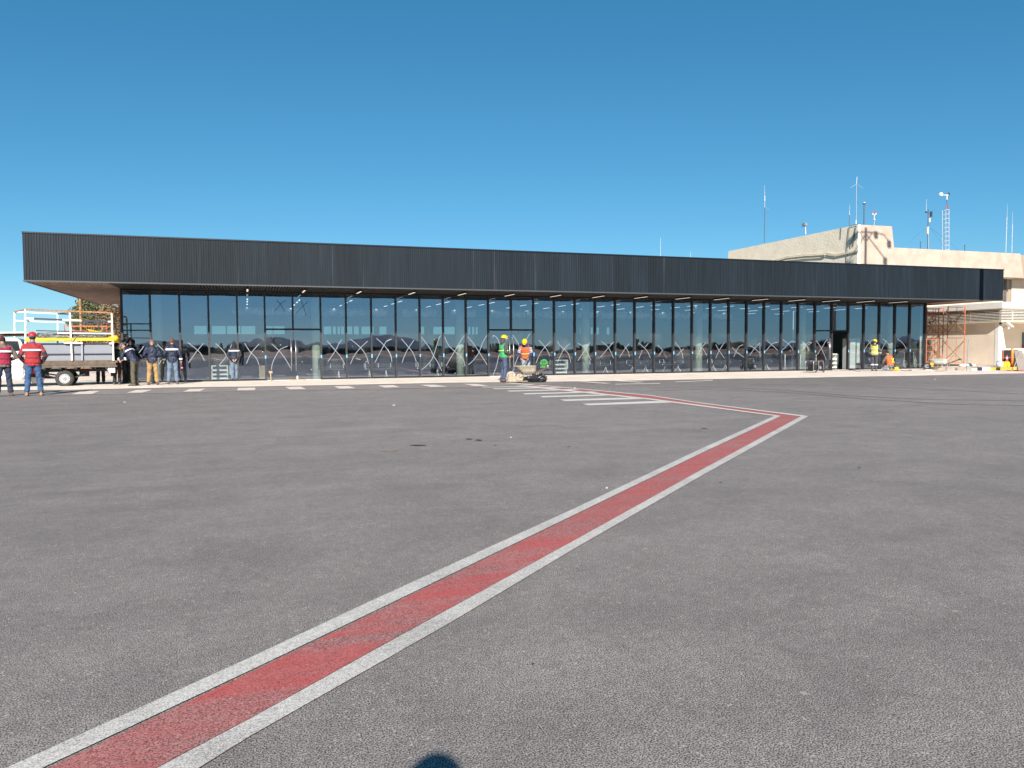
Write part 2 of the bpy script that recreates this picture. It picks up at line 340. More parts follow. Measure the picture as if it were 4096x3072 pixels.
# grey strip with painted dashes, on the apron in front of the pavement
sheet("kerb_strip", [(-700,1600),(0,1583),(500,1574),(1000,1562.5),(1550,1553),(1960,1545.5),(2250,1533),(2250,1528),(1800,1534),(1400,1542),(1000,1549.5),(700,1553.5),(300,1563),(0,1565.5),(-700,1578)], .004, M_concg)
def lpoly(pts, w):                                         # a line of pixel width w under pts
    return [(x, y) for x, y in pts] + [(x, y+w) for x, y in reversed(pts)]
M_faint = asphalt_mat("faint_line_paint", (.36, .30, .28), .5)
sheet("edge_line_marking", lpoly([(-700,1600),(0,1583),(500,1574),(1000,1562.5),(1550,1553),(1960,1545.5)], 2.6), .009, M_faint)
DASH = [[(283,1579),(362,1579),(398,1565),(325,1565)], [(505.6,1572),(569,1571),(610,1560),(545,1561)], [(732,1567.6),(800,1566),(821.5,1555.5),(759,1557)],
        [(949,1562),(1021,1561),(1021,1551),(952,1553)], [(1160,1558),(1225,1557),(1200.6,1547),(1141,1549)], [(1358,1555.5),(1423,1553.5),(1393,1544.6),(1335,1546)],
        [(1540,1551),(1600,1549),(1572,1541),(1510,1543)], [(1680,1540),(1740,1540),(1789,1547),(1726,1548.6)], [(1854,1536),(1911,1537),(1957,1544.6),(1900,1545)],
        [(792,1555),(806,1555),(822,1546),(808,1546)], [(1032,1537),(1045,1537),(1060,1547),(1046,1548)]]
for d in DASH[:9]: sheet("dash_marking", d, .008, M_dust)
for d in ([(2009,1533.5),(2035,1533),(2148,1540),(2120,1541.5)], [(2310,1528),(2340,1527.5),(2445,1534),(2420,1535.5)], [(2453,1524.5),(2480,1524),(2579,1529.5),(2555,1531)],
          [(2460,1537),(2640,1534),(2642,1536),(2462,1539)], [(2700,1528),(2850,1522),(2852,1524),(2702,1530)]):
    sheet("faded_line_marking", d, .012, M_dust)
BARS = [[(2330,1616),(2356,1622),(2688,1611),(2634,1604)], [(2239,1599),(2261,1605),(2583,1596),(2533,1590.5)], [(2159.5,1585),(2172,1590.5),(2466,1581.6),(2435,1578)],
        [(2090,1574),(2102.5,1578.5),(2400,1570),(2365,1566.5)], [(2026.6,1563),(2039,1567),(2324,1560),(2286,1557)], [(1966.5,1554.4),(1979,1557),(2254.5,1552),(2213,1548.7)],
        [(1925,1548.6),(1932,1550.5),(2205,1545.2),(2172,1543.2)]]
for d in BARS: sheet("crossing_bar_marking", d, .005, M_wline)
# red walkway line edged in white, two legs
nearOL = [(45,3072),(1000,2637),(1500,2401.5),(2300,2036),(2800,1799),(3097,1665)]
nearRL = [(188,3072),(1000,2689),(1500,2448.5),(2300,2061.5),(2800,1817),(3124,1665)]
nearRR = [(646,3072),(1000,2883),(1690,2500),(2300,2164.6),(2800,1885),(3204,1666.5)]
nearOR = [(809,3072),(1000,2953),(1795,2500),(2300,2197),(2800,1909),(3234,1666)]
def ext(a, b, k=.14): return (a[0]+(a[0]-b[0])*k, a[1]+(a[1]-b[1])*k)
def fitline(pts, z=0):                                      # straight ground line through unprojected points
    P = [G(x, y).xy for x, y in pts]; n = len(P); c = sum(P, Vector((0, 0)))/n
    sxx = sum((p.x-c.x)**2 for p in P); sxy = sum((p.x-c.x)*(p.y-c.y) for p in P); syy = sum((p.y-c.y)**2 for p in P)
    a = .5*math.atan2(2*sxy, sxx-syy); d = Vector((math.cos(a), math.sin(a)))
    if d.y < 0: d = -d
    return c, d
def isect(l1, l2):
    (c1, d1), (c2, d2) = l1, l2; den = d1.x*d2.y-d1.y*d2.x; t = ((c2.x-c1.x)*d2.y-(c2.y-c1.y)*d2.x)/den; return c1+d1*t
def G2(p): return G(*p).xy
def ribbon(name, A, B, z, m):                               # strip between two pixel chains
    g = MB(); g.poly([(*q, z) for q in A] + [(*q, z) for q in reversed(B)]); struct(name, g, m)
n1, n2, n3, n4 = [[G2(p) for p in c] for c in (nearOL, nearRL, nearRR, nearOR)]
for c in (n1, n2, n3, n4): c.insert(0, c[0]+(c[0]-c[1]).normalized()*2.5)
# far leg
f4 = [G2(p) for p in [(3234,1666),(2800,1611.4),(2600,1581),(2166,1541)]]
f3 = [G2(p) for p in [(3204,1666.5),(2800,1614),(2600,1583.6),(2143,1541)]]
f2 = [G2(p) for p in [(3124,1665),(2800,1621),(2600,1595),(2100,1542.5)]]
f1 = [G2(p) for p in [(3097,1665),(2800,1625.8),(2600,1599.5),(2060,1543.5)]]
def inset(A, B, d): return [a+(b-a).normalized()*d for a, b in zip(A, B)], [b+(a-b).normalized()*d for a, b in zip(A, B)]
i2, i3 = inset(n2, n3, .012); j2, j3 = inset(f2, f3, .012)
ribbon("walkway_red_marking", i2, i3, .004, M_red); ribbon("walkway_white_marking", n1, n2, .008, M_white); ribbon("walkway_white_marking", n3, n4, .008, M_white)
ribbon("walkway_red_marking", j2, j3, .004, M_red); ribbon("walkway_white_marking", f1, f2, .008, M_wline); ribbon("walkway_white_marking", f3, f4, .008, M_wline)
M_patch = mm("tar_patch", (.03, .028, .027), .8, noise=.3, nscale=20)
def blot(cx, cy, w_, h_, seed, m=M_patch, name="tar_patch"):
    random.seed(seed); pts = []
    for k in range(18):
        a = 2*math.pi*k/18; r = random.uniform(.45, 1)
        pts.append((cx+w_/2*r*math.cos(a), cy-h_/2*r*math.sin(a)))
    sheet(name, pts, .0035, m)
for i, (x, y, w_, h_) in enumerate([(1670,1782,75,7),(1876,1757,36,6),(1914,1761,34,7),(1982,1782,14,5),(2188,1783,13,3),(2275,1788,26,3),(2309,1787,9,3),(3437,1871,16,6),(2132,2658,18,8),(2110,2660,8,8),(1911,1827,6,3),(2816,1714,30,4),(2882,1930,14,5)]):
    blot(x, y, w_, h_, i)
M_tyremark = mm("tyre_mark", (.085, .083, .085), .9, noise=.25, nscale=6)
def arc_mark(pts, w_, z=.0025):
    P = [G2(p) for p in pts]; g = MB(); L = []; Rr = []
    for i, p in enumerate(P):
        t = (P[min(i+1, len(P)-1)]-P[max(i-1, 0)]).normalized(); nrm = Vector((-t.y, t.x))*w_/2; L.append((*(p+nrm), z)); Rr.append((*(p-nrm), z))
    g.poly(L+Rr[::-1]); struct("tyre_mark", g, M_tyremark)
arc_mark([(2600,1553),(2760,1548),(2950,1552),(3160,1563),(3400,1583),(3700,1598),(4096,1604),(4400,1606)], .16)
arc_mark([(2640,1563),(2800,1558),(2990,1562),(3200,1574),(3450,1596),(3800,1617),(4200,1626)], .16)
M_am2 = asphalt_mat('worn_asphalt_track', tint=(.180, .163, .158))
def arc_mark2(pts, w_):
    global M_tyremark
    k = M_tyremark; M_tyremark = M_am2; arc_mark(pts, w_, .0022); M_tyremark = k
arc_mark([(3000,1538),(3300,1541),(3600,1551),(3900,1566),(4300,1590)], .14)
# small litter on the asphalt
M_litter = mm("white_scrap", (.5, .49, .46), .8)
def scrap(px, py, w_, label, m=M_litter, h=.02, name="paper_scrap", cat="litter"):
    p = G(px, py); random.seed(int(px)); g = MB(); w_ *= .6; h *= .6
    g.loft([((0, 0, 0), (w_*.5, 0, 0), (0, w_*.35, 0)), ((.003, .002, h*.6), (w_*.42, .01, 0), (0, w_*.3, 0)), ((0, 0, h), (w_*.2, 0, 0), (0, w_*.15, 0))], 9)
    o = g.build(name, m, loc=(p.x, p.y, 0)); o.rotation_euler = (0, 0, random.uniform(0, 6)); tag(o, label, cat)
scrap(2427, 1953, .06, "white scrap lying just above the white edge of the red line")
scrap(1575, 1621, .14, "pale scrap on the asphalt well in front of the glass, left of the crossing bars")
scrap(498, 1609, .12, "whitish scrap on the asphalt in front of the navy jacketed men")
scrap(2299, 1554, .22, "white lump lying on the far leg of the red line", h=.05)
scrap(2043, 1750, .05, "tiny pale chip on the open asphalt short of the crossing bars")
scrap(3740, 1517, .16, "pale chip on the dark asphalt in front of the scaffold")
scrap(1590, 1552, .10, "small scrap by the painted dashes left of the crossing", name="paper_scrap")
p = G(1522, 1806); q = G(1592, 1805); g = MB(); g.bar((p.x, p.y, .008), (q.x, q.y, .010), .008, .008); tag(g.build("wooden_stick", M_wood), "thin pale stick lying on the asphalt left of the tar patches", "stick")

# ------------------------------------------------------------------ hills and scrub behind the camera (seen only in the glass)
def mir(px, py, Y):                                         # point in plane Y reached by the ray mirrored in the glass
    d = ray(px, py); t = (D-O.y)/d.y; p = O+d*t; d2 = Vector((d.x, -d.y, d.z)); return p + d2*((Y-p.y)/d2.y)
def ridge(pts, Y, name):
    g = MB(); P = [mir(x, y, Y) for x, y in pts]; Q = []
    random.seed(3)
    for a, b in zip(P, P[1:]):
        for k in range(6):
            q = a.lerp(b, k/6); q.z += random.uniform(-1, 1)*abs(Y)*.0004; Q.append(q)
    Q.append(P[-1]); bm = g.bm; prev = None
    for q in Q:
        h = max(q.z, .5); rows = [bm.verts.new((q.x, q.y+h*3+60, -2)), bm.verts.new((q.x+random.uniform(-8, 8), q.y+h*1.3, h*.5)), bm.verts.new((q.x, q.y, h)), bm.verts.new((q.x, q.y-h*2, -2))]
        if prev:
            for k in range(3): bm.faces.new((prev[k], rows[k], rows[k+1], prev[k+1]))
        prev = rows
    struct(name, g, M_hill, smooth=True)
ridge([(420,1390),(520,1374),(600,1366),(700,1364),(760,1368),(820,1380),(880,1388),(950,1384),(1000,1375),(1050,1367),(1066,1358),(1082,1354),(1095,1361),(1120,1364),(1160,1368),(1200,1380),(1240,1383),(1285,1379),(1340,1374),(1390,1362),(1420,1360),(1450,1352),(1500,1344),(1540,1348),(1580,1354),(1620,1364),(1680,1378),(1760,1390)], -3200, "hills")
ridge([(2900,1392),(3000,1378),(3060,1370),(3100,1366),(3150,1372),(3240,1374),(3300,1358),(3340,1352),(3390,1362),(3420,1368),(3520,1368),(3570,1366),(3600,1356),(3620,1345),(3635,1341),(3660,1346),(3690,1356),(3760,1362),(3850,1370),(3950,1385)], -3000, "mountain")
def tufts(g, c, R_, n, size, flat=1.0, shell=.35):          # leaf clumps: small random triangles and quads through a volume
    bm = g.bm
    for _ in range(n):
        while True:
            v = Vector((random.uniform(-1, 1), random.uniform(-1, 1), random.uniform(-1, 1)))
            if shell < v.length <= 1: break
        p = Vector(c) + Vector((v.x*R_[0], v.y*R_[1], v.z*R_[2]))
        a = Vector((random.gauss(0, 1), random.gauss(0, 1), random.gauss(0, 1)*flat)).normalized(); b = a.orthogonal().normalized()
        s = size*random.uniform(.5, 1.3)
        vs = [bm.verts.new(p+a*s), bm.verts.new(p+b*s*.5), bm.verts.new(p-a*s*.8), bm.verts.new(p-b*s*.5)]
        bm.faces.new(vs)
random.seed(11); g = MB()
for i in range(1500):
    x = -120 + i*.5 + random.uniform(-1, 1); h = 2.9+.8*math.sin(i*.04)+.5*math.sin(i*.013)+random.uniform(-.5, .5)
    if random.random() < .012: h += random.uniform(1, 2.6)
    y = -345+random.uniform(-6, 6); rx_ = random.uniform(.7, 1.6); vs = [g.bm.verts.new((x+rx_*math.cos(a)*q+random.gauss(0, .2), y+1.5*math.sin(a), zz*h+random.gauss(0, .15))) for zz, q in ((.0, .8), (.45, 1), (.8, .7)) for a in (0, 1.26, 2.51, 3.77, 5.03)]; tp_ = g.bm.verts.new((x, y, h))
    for r_ in (0, 5):
        for k in range(5): g.bm.faces.new((vs[r_+k], vs[r_+(k+1) % 5], vs[r_+5+(k+1) % 5], vs[r_+5+k]))
    for k in range(5): g.bm.faces.new((vs[10+k], vs[10+(k+1) % 5], tp_))
o = g.build("distant_scrub", M_bush); o['kind'] = 'stuff'

# ------------------------------------------------------------------ the new terminal
T = thing("terminal_building", "long low glass fronted terminal under a dark corrugated roof box", "terminal building", (0, D, 0))
def part(mb, name, m, parent=None, **k):                    # world-space mesh under the terminal
    o = mb.build(name, m, **k); par = parent or T; o.parent = par; o.matrix_parent_inverse = Matrix.Translation(-Vector((0, D, 0))); return o
def sub(mb, name, m, parent, **k):
    o = mb.build(name, m, **k); o.parent = parent; return o
# corrugated fascia (front, both ends)
def corr(g, a, b, z0, z1, out, pitch=.085, dep=.022):
    a = Vector(a); b = Vector(b); L = (b-a).length; t = (b-a)/L; o = Vector(out); n = int(L/pitch); bm = g.bm; prev = None
    prof = [(0, 0), (.30, 0), (.42, 1), (.88, 1)]
    for i in range(n+1):
        for f, d in prof:
            s = min((i+f)*L/n, L); p = a+t*s+o*(dep*d)
            v = (bm.verts.new((p.x, p.y, z0)), bm.verts.new((p.x, p.y, z1)))
            if prev: bm.faces.new((prev[0], v[0], v[1], prev[1]))
            prev = v
            if i == n: break
g = MB(); corr(g, (XL, YF, 0), (XR, YF, 0), ZB+.05, ZT-.03, (0, -1, 0)); part(g, "front_fascia", M_clad)
g = MB(); corr(g, (XL, YB, 0), (XL, YF, 0), ZB+.05, ZT-.03, (-1, 0, 0)); part(g, "end_fascia", M_clad)
g = MB(); corr(g, (XR, YF, 0), (XR, 38, 0), ZB+.05, ZT-.03, (1, 0, 0)); part(g, "end_fascia", M_clad)
g = MB(); g.box((XL+.01, YF+.01, ZB+.22), (XR-.01, YB, ZT-.06)); part(g, "roof_core", M_clad)
g = MB(); g.box((XL-.03, YF-.04, ZT-.03), (XR+.03, YF+.02, ZT+.02)).box((XL-.03, YF+.02, ZT-.03), (XL+.05, YB, ZT+.02)).box((XR-.05, YF+.02, ZT-.03), (XR+.03, 38, ZT+.02)); part(g, "roof_coping", M_frame)
M_trim = mm("grey_edge_trim", (.05, .055, .062), .6)
g = MB(); g.box((XL-.03, YF-.045, ZB), (XR+.03, YF+.02, ZB+.05)).box((XL-.03, YF+.02, ZB), (XL+.05, YB, ZB+.05)); part(g, "fascia_trim", M_trim)
# slatted soffit outside, running parallel to the glass normal
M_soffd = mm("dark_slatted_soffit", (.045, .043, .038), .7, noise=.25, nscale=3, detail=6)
def slats(xa, xb, yb, name, m):
    g = MB(); x = xa
    while x < xb: g.box((x, YF+.03, ZB+.02), (x+.05, yb, ZB+.10)); x += .115
    part(g, name, m)
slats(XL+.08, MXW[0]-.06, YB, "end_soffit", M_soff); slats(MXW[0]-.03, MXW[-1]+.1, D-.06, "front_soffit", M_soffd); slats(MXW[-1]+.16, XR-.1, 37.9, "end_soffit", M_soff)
g = MB(); g.box((MXW[0]-.06, D+.08, ZS), (MXW[0]-.0, YB-.3, ZB+.1)); part(g, "side_wall", M_ceil)
g = MB(); g.box((XL+.06, YF+.03, ZB+.14), (XR-.06, YB-.02, ZB+.20)); part(g, "ceiling", M_ceil)
# interior shell
g = MB(); g.box((MXW[0]+.02, D+.3, -.02), (MXW[-1]-.02, YB-.02, ZS+.004)); part(g, "floor", M_floor)
g = MB(); g.box((MXW[0]-.09, D-.05, -.01), (MXW[-1]+.09, D+.3, ZS+.012)); part(g, "threshold", M_conc)
g = MB(); g.box((MXW[-1]+.0, D+.08, ZS), (MXW[-1]+.12, YB-.3, ZB+.1)); part(g, "side_wall", M_int)
# back wall with clerestory openings: solid pieces between
RW = []
def rr(x0, a, b, s=.27125): RW.append((x0+a*s, x0+b*s))
for a, b in ((1205,1390),(1465,1670),(1690,1885),(1900,2105)): rr(450, a, b)
for a, b in ((240,335),(345,510),(1085,1200),(1220,1270),(1290,1330),(1340,1390),(1420,1510),(1530,1605),(1640,1825),(1905,2015)): rr(1000, a, b)
for a, b in ((490,545),(670,820),(830,995),(1185,1225),(1240,1285),(1295,1335)): rr(1550, a, b)
for a, b in ((760,780),(800,825),(960,1005),(1045,1095),(1195,1250)): rr(2100, a, b)
wx = sorted((PY(a, 1320, YB-.1).x, PY(b, 1320, YB-.1).x) for a, b in RW)
zl = PY(1200, 1337, YB-.1).z; zh = PY(1200, 1305, YB-.1).z
g = MB(); yb0, yb1 = YB-.2, YB-.02
g.box((MXW[0], yb0, ZS), (MXW[-1], yb1, zl)).box((MXW[0], yb0, zh), (MXW[-1], yb1, ZB+.138))
c = MXW[0]
for a, b in wx:
    if a > c: g.box((c, yb0, zl), (a, yb1, zh))
    c = max(c, b)
g.box((c, yb0, zl), (MXW[-1], yb1, zh)); part(g, "back_wall", M_int)
M_frost = bpy.data.materials.new("dusty_rear_glass"); M_frost.use_nodes = True; n_ = M_frost.node_tree.nodes; n_.clear()
t_ = n_.new('ShaderNodeBsdfTransparent'); t_.inputs[0].default_value = (.50, .58, .58, 1); o_ = n_.new('ShaderNodeOutputMaterial'); M_frost.node_tree.links.new(t_.outputs[0], o_.inputs[0])
for a, b in wx: g = MB(); g.box((a+.001, yb0+.06, zl+.001), (b-.001, yb0+.07, zh-.001)); part(g, "rear_window", M_frost)
# columns
def col(xpx, dy=1.0, m=M_col):
    x = PY(xpx, 1450, D+dy).x; g = MB(); g.tube([(x, D+dy, ZS), (x, D+dy, ZB+.1)], .20, 24); part(g, "column", m, smooth=True)
for xp in (632, 1267, 1841, 2342, 2794, 3207, 3560): col(xp)
x = PY(3680, 1450, D+.25).x; g = MB(); g.tube([(x, D+.25, ZS), (x, D+.25, ZB+.1)], .055, 12); part(g, "downpipe", M_whitep, smooth=True)
# mullions, transoms, panes, doors
tape_i = {}
ZDOOR = PY(1170, 1317, D).z
doors = {5: 'pair', 6: 'pair', 15: 'pair', 16: 'pair'}
M_mull = mm("dusty_black_mullion", (.032, .032, .034), .5, metal=.2, noise=.3, nscale=8)
for i, x in enumerate(MXW):
    mid_door = i in (6, 15)
    g = MB(); z0 = ZDOOR+.03 if mid_door else ZS+.005
    g.box((x-.035, D-.09, z0), (x+.035, D+.06, ZB+.13)); mo = part(g, "mullion", M_mull)
    if i in (5, 7, 8, 9, 10, 11, 12, 13, 14) or (16 <= i <= 37 and i != 32):
        py = 1428-(MX[i]-1061)*.0101; zc = PY(MX[i], py, D-.09).z; hh = random.uniform(.055, .085)
        g = MB(); g.box((x-.028, D-.0955, zc-hh), (x+.027, D-.0925, zc+hh)); sub(g, "masking_tape", M_blue, mo)
g = MB(); g.box((MXW[0], D-.07, ZB-.035), (MXW[-1], D+.05, ZB+.02)); part(g, "head_rail", M_frame)
# strips of base rail (not under the doors)
for i in range(38):
    if i in (5, 6, 14, 15, 32): continue
    g = MB(); g.box((MXW[i]+.036, D-.075, ZS+.013), (MXW[i+1]-.036, D+.04, ZS+.07)); part(g, "base_rail", M_frame)
# seg data: painted crosses, given in crop pixels (x0, y0, scale)
SA, SB, SC_, SD_, SE, SF = (450, .27125), (1000, .27125), (1550, .27125), (2100, .27125), (2650, .27125), (3150, .24864)
CR = {
 SA: [[(460,870),(388,965)],[(655,830),(790,965)],[(720,1070),(680,1140)],[(410,1070),(440,1160)],[(1110,810),(1260,930),(1320,1005),(1355,1080)],[(1340,825),(1250,930),(1120,1110)],[(1520,825),(1640,940),(1700,1050)],[(1755,840),(1735,900)],[(1700,990),(1575,1145)],[(1950,820),(1990,890),(2045,965),(2120,1040),(2160,1140)],[(2165,830),(2050,960),(1975,1120)]],
 SB: [[(320,830),(430,935),(520,1050),(600,1190)],[(555,865),(490,890),(430,930),(340,1090),(315,1210)],[(1135,785),(1260,930),(1350,1040),(1400,1140)],[(1355,770),(1320,810),(1260,930),(1150,1090)],[(1480,760),(1635,890),(1720,1020),(1745,1125)],[(1735,790),(1630,890),(1540,1000),(1480,1130)],[(1865,750),(1975,850),(2060,970),(2095,1095)],[(2095,760),(2030,780),(1975,850),(1840,1110)],[(1565,1048),(1630,1062)]],
 SC_: [[(-25,800),(60,760)],[(0,905),(50,1000),(65,1100)],[(205,755),(315,885),(380,970),(425,1100)],[(390,775),(315,885),(260,985),(215,1105)],[(495,725),(620,890),(680,1010),(740,1100),(800,1230)],[(790,705),(750,770),(680,1005),(600,1130),(500,1215)],[(840,725),(900,850),(990,940),(1110,1050),(1145,1165)],[(1135,705),(1070,800),(990,940),(865,1150)],[(1180,725),(1270,830),(1350,950),(1470,1140)],[(1465,705),(1400,820),(1350,955),(1270,1070),(1190,1140)],[(1555,740),(1560,705),(1620,750),(1665,860),(1720,960)],[(1780,710),(1740,800),(1650,980),(1610,1150),(1555,1300)],[(1845,700),(1920,810),(1970,930),(2080,1120)],[(2100,680),(2040,780),(1930,1010),(1855,1210),(1842,1270)]],
 SD_: [[(205,775),(300,885),(340,950),(365,1010)],[(380,795),(270,905),(205,1010),(165,1110)],[(475,790),(520,860),(600,930),(650,1000),(675,1110)],[(665,825),(580,905),(520,1010),(480,1105)],[(780,820),(880,890),(930,980),(970,1070)],[(955,810),(885,920),(780,1080)],[(1130,795),(1230,885),(1305,1040)],[(1310,800),(1220,900),(1150,985),(1110,1030)],[(1465,865),(1520,940),(1540,1025)],[(1535,830),(1470,910),(1395,1030)],[(1675,815),(1790,920),(1850,1040)],[(1820,820),(1770,880)],[(1730,925),(1680,1045)],[(1955,845),(2030,930),(2095,1045)],[(2115,850),(2030,930),(1970,1005)]],
 SE: [[(0,925),(65,1045)],[(90,850),(0,930)],[(182,805),(270,920),(305,1045)],[(310,905),(265,945),(210,1005)],[(640,810),(570,900),(500,1040)],[(595,895),(655,1005)],[(785,840),(835,930),(910,1040)],[(918,805),(835,930),(785,1040)],[(1030,885),(1090,950),(1205,1030)],[(1190,845),(1120,880),(1050,1025)],[(1280,860),(1350,890),(1445,980)],[(1435,815),(1360,895),(1285,1000)],[(1435,815),(1440,1030)],[(1535,780),(1620,850),(1700,930)],[(1705,810),(1620,830),(1515,945)],[(1775,770),(1870,840),(1925,920)],[(1960,810),(1900,795),(1850,840),(1760,930)],[(2050,785),(2110,840),(2160,945)],[(2195,805),(2140,820),(2070,900)]],
 SF: [[(225,855),(290,930),(340,980),(345,1030)],[(395,880),(310,940),(250,990)],[(460,850),(545,980),(625,1160)],[(635,830),(545,980),(480,1080)],[(1370,840),(1300,910),(1240,1000)],[(1290,840),(1350,930)],[(1530,825),(1620,900),(1650,980)],[(1590,850),(1510,1010)],[(1765,825),(1850,890),(1910,980)]]}
CRB = {SB: [[(390,180),(450,245),(515,355)],[(535,185),(450,245),(365,350)],[(740,165),(785,270),(830,420)],[(860,200),(780,275),(672,388)]]}
strokes = {}
for src, mat in ((CR, 0), (CRB, 1)):
    for (x0, s), L in src.items():
        for pts in L:
            P = [(x0+x*s, 1150+y*s) for x, y in pts]; cx = sum(p[0] for p in P)/len(P)
            k = max(i for i in range(38) if MX[i] <= max(cx, MX[0]+1)); strokes.setdefault(k, []).append((P, mat, s))
def ribbon3(g, P, w_, y):
    Q = [PY(a, b, y) for a, b in P]
    R_ = []
    for i in range(len(Q)):                                  # smooth the chain a little
        if i < len(Q)-1:
            p0 = Q[max(i-1, 0)]; p1 = Q[i]; p2 = Q[i+1]; p3 = Q[min(i+2, len(Q)-1)]
            for t in (0, .33, .66):
                R_.append(.5*((2*p1)+(p2-p0)*t+(2*p0-5*p1+4*p2-p3)*t*t+(3*p1-p0-3*p2+p3)*t**3))
    R_.append(Q[-1]); L = []; Rr = []
    for i, p in enumerate(R_):
        t = (R_[min(i+1, len(R_)-1)]-R_[max(i-1, 0)]).normalized(); n = Vector((-t.z, 0, t.x))*w_/2; L.append(p+n); Rr.append(p-n)
    for i in range(len(L)-1):
        g.bm.faces.new([g.bm.verts.new(v) for v in (L[i], L[i+1], Rr[i+1], Rr[i])])
random.seed(21)
def pane(x0, x1, z0, z1, name="window_pane", off=.0):
    t1, t2 = random.uniform(-.0028, .0028)*(x1-x0), random.uniform(-.0019, .0019)*(z1-z0)
    g = MB(); y = D+off; nx, nz = 6, 10; V = [[g.bm.verts.new((x0+(x1-x0)*a/nx, y+t1*(a/nx-.5)+t2*(b/nz-.5), z0+(z1-z0)*b/nz)) for a in range(nx+1)] for b in range(nz+1)]
    for b in range(nz):
        for a in range(nx): g.bm.faces.new((V[b][a], V[b][a+1], V[b+1][a+1], V[b+1][a]))
    o = part(g, name, M_glass, smooth=True)
    if o.data.polygons[0].normal.y > 0: o.data.flip_normals()
    return o
for i in range(38):
    x0, x1 = MXW[i]+.035, MXW[i+1]-.035
    if i in (5, 6, 14, 15, 31, 32):
        up = pane(x0, x1, ZDOOR+.035, ZB-.03)
        if i in (5, 14, 31):
            g = MB(); g.box((MXW[i]+.036, D-.085, ZDOOR-.035), (MXW[i+2]-.036, D+.05, ZDOOR+.03)); part(g, "transom", M_frame)
        if i == 32: dn = None
        elif i == 31: dn = pane(x0, x1, ZS+.06, ZDOOR-.04)
        else:
            right = i in (6, 15)
            a = x0 if not right else MXW[i]+.006; b = x1 if right else MXW[i+1]-.006
            dn = pane(a, b, ZS+.03, ZDOOR-.045, "door_leaf", off=-.02)
            hx = (b-.09) if not right else (a+.09)
            z_a, z_b = PY(1170, 1352, D).z, PY(1170, 1483, D).z
            g = MB(); g.tube([(hx, D-.085, z_b), (hx, D-.085, z_a)], .02, 10); g.tube([(hx, D-.085, z_b+.15), (hx, D-.015, z_b+.15)], .01, 6).tube([(hx, D-.085, z_a-.15), (hx, D-.015, z_a-.15)], .01, 6)
            sub(g, "door_handle", M_steel, dn, smooth=True)
            g = MB(); hx2 = b-.28 if not right else a+.02; g.box((hx2, D-.032, ZDOOR-.085), (hx2+.26, D-.022, ZDOOR-.047)); sub(g, "door_fitting", M_steel, dn)
        if i == 31:                                         # leaf standing beside the open doorway
            for dx in (.05, .13):
                g = MB(); g.tube([(x1-dx, D-.06, PY(3300, 1440, D).z), (x1-dx, D-.06, PY(3300, 1355, D).z)], .016, 8); sub(g, "door_handle", M_steel, dn, smooth=True)
        panes = (up, dn)
    else: panes = (pane(x0, x1, ZS+.06, ZB-.03),)*2
    for mat in (0, 1):
        S = [q for q in strokes.get(i, []) if q[1] == mat]
        par = panes[0] if mat else (panes[1] or panes[0])
        if not S: continue
        for q, (P, _, s) in enumerate(S):
            g = MB(); ribbon3(g, P, .024 if not mat else .020, (D-.012 if i not in (5, 6, 14, 15) else D-.027)-.0015*(q % 2))
            sub(g, "tape_strip", M_tapeb if mat else M_tape, par)
# first bay: extra rails
g = MB(); x0, x1 = MXW[0]+.036, MXW[1]-.036
for yy in (1295, 1321, 1352): z = PY(540, yy, D).z; g.box((x0, D-.06, z-.025), (x1, D+.03, z+.02))
xs = PY(524, 1320, D).x; z = PY(540, 1352, D).z; g.box((xs-.02, D-.055, z+.021), (xs+.02, D+.02, PY(540, 1295, D).z-.026)); part(g, "bay_rail", M_frame)
# door leaf swung inward at the open doorway: dark jamb
g = MB(); g.box((MXW[32]+.04, D+.02, ZS+.01), (MXW[32]+.07, D+.95, ZDOOR-.04)); part(g, "open_door_leaf", M_frame)
# round green sign on a pane
k16 = 16; c = PY(2176, 1454, D-.02); rad = (PY(2192, 1454, D).x-PY(2160, 1454, D).x)/2
M_green = mm("green_sticker", (.035, .20, .04), .6)
g = MB(); g.slab([(c.x+rad*math.cos(a*math.pi/16), D-.014, c.z+rad*1.05*math.sin(a*math.pi/16)) for a in range(32)], (0, -.003, 0))
st = g.build("sticker", M_green); tag(st, "round green Safe travels sticker low on the glass right of the middle doors", "sticker")
cu = bpy.data.curves.new("lettering", 'FONT'); cu.body = "Safe\ntravels"; cu.align_x = 'CENTER'; cu.size = rad*.66; cu.extrude = .001; cu.offset = .007
tmp = bpy.data.objects.new("tmp", cu); C.objects.link(tmp); dg = bpy.context.evaluated_depsgraph_get(); me = bpy.data.meshes.new_from_object(tmp.evaluated_get(dg)); bpy.data.objects.remove(tmp)
lo = bpy.data.objects.new("lettering", me); C.objects.link(lo); lo.rotation_euler = (R(90), 0, 0); lo.location = (c.x, D-.0185, c.z+rad*.12); me.materials.clear(); me.materials.append(mm("sticker_ink", (.01, .05, .02), .7)); lo.parent = st
g = MB(); a = PY(2181, 1463, D-.02); g.box((a.x, D-.022, a.z-.13), (a.x+.09, D-.019, a.z+.0)); tag(g.build("paper_notice", mm("dark_paper", (.03, .06, .04), .8)), "small dark notice overlapping the green sticker", "notice")
g = MB(); a = PY(2189, 1463, D-.02); g.box((a.x, D-.022, a.z-.12), (a.x+.08, D-.019, a.z+.01)); tag(g.build("paper_notice", M_whitep), "small white notice beside the green sticker", "notice")
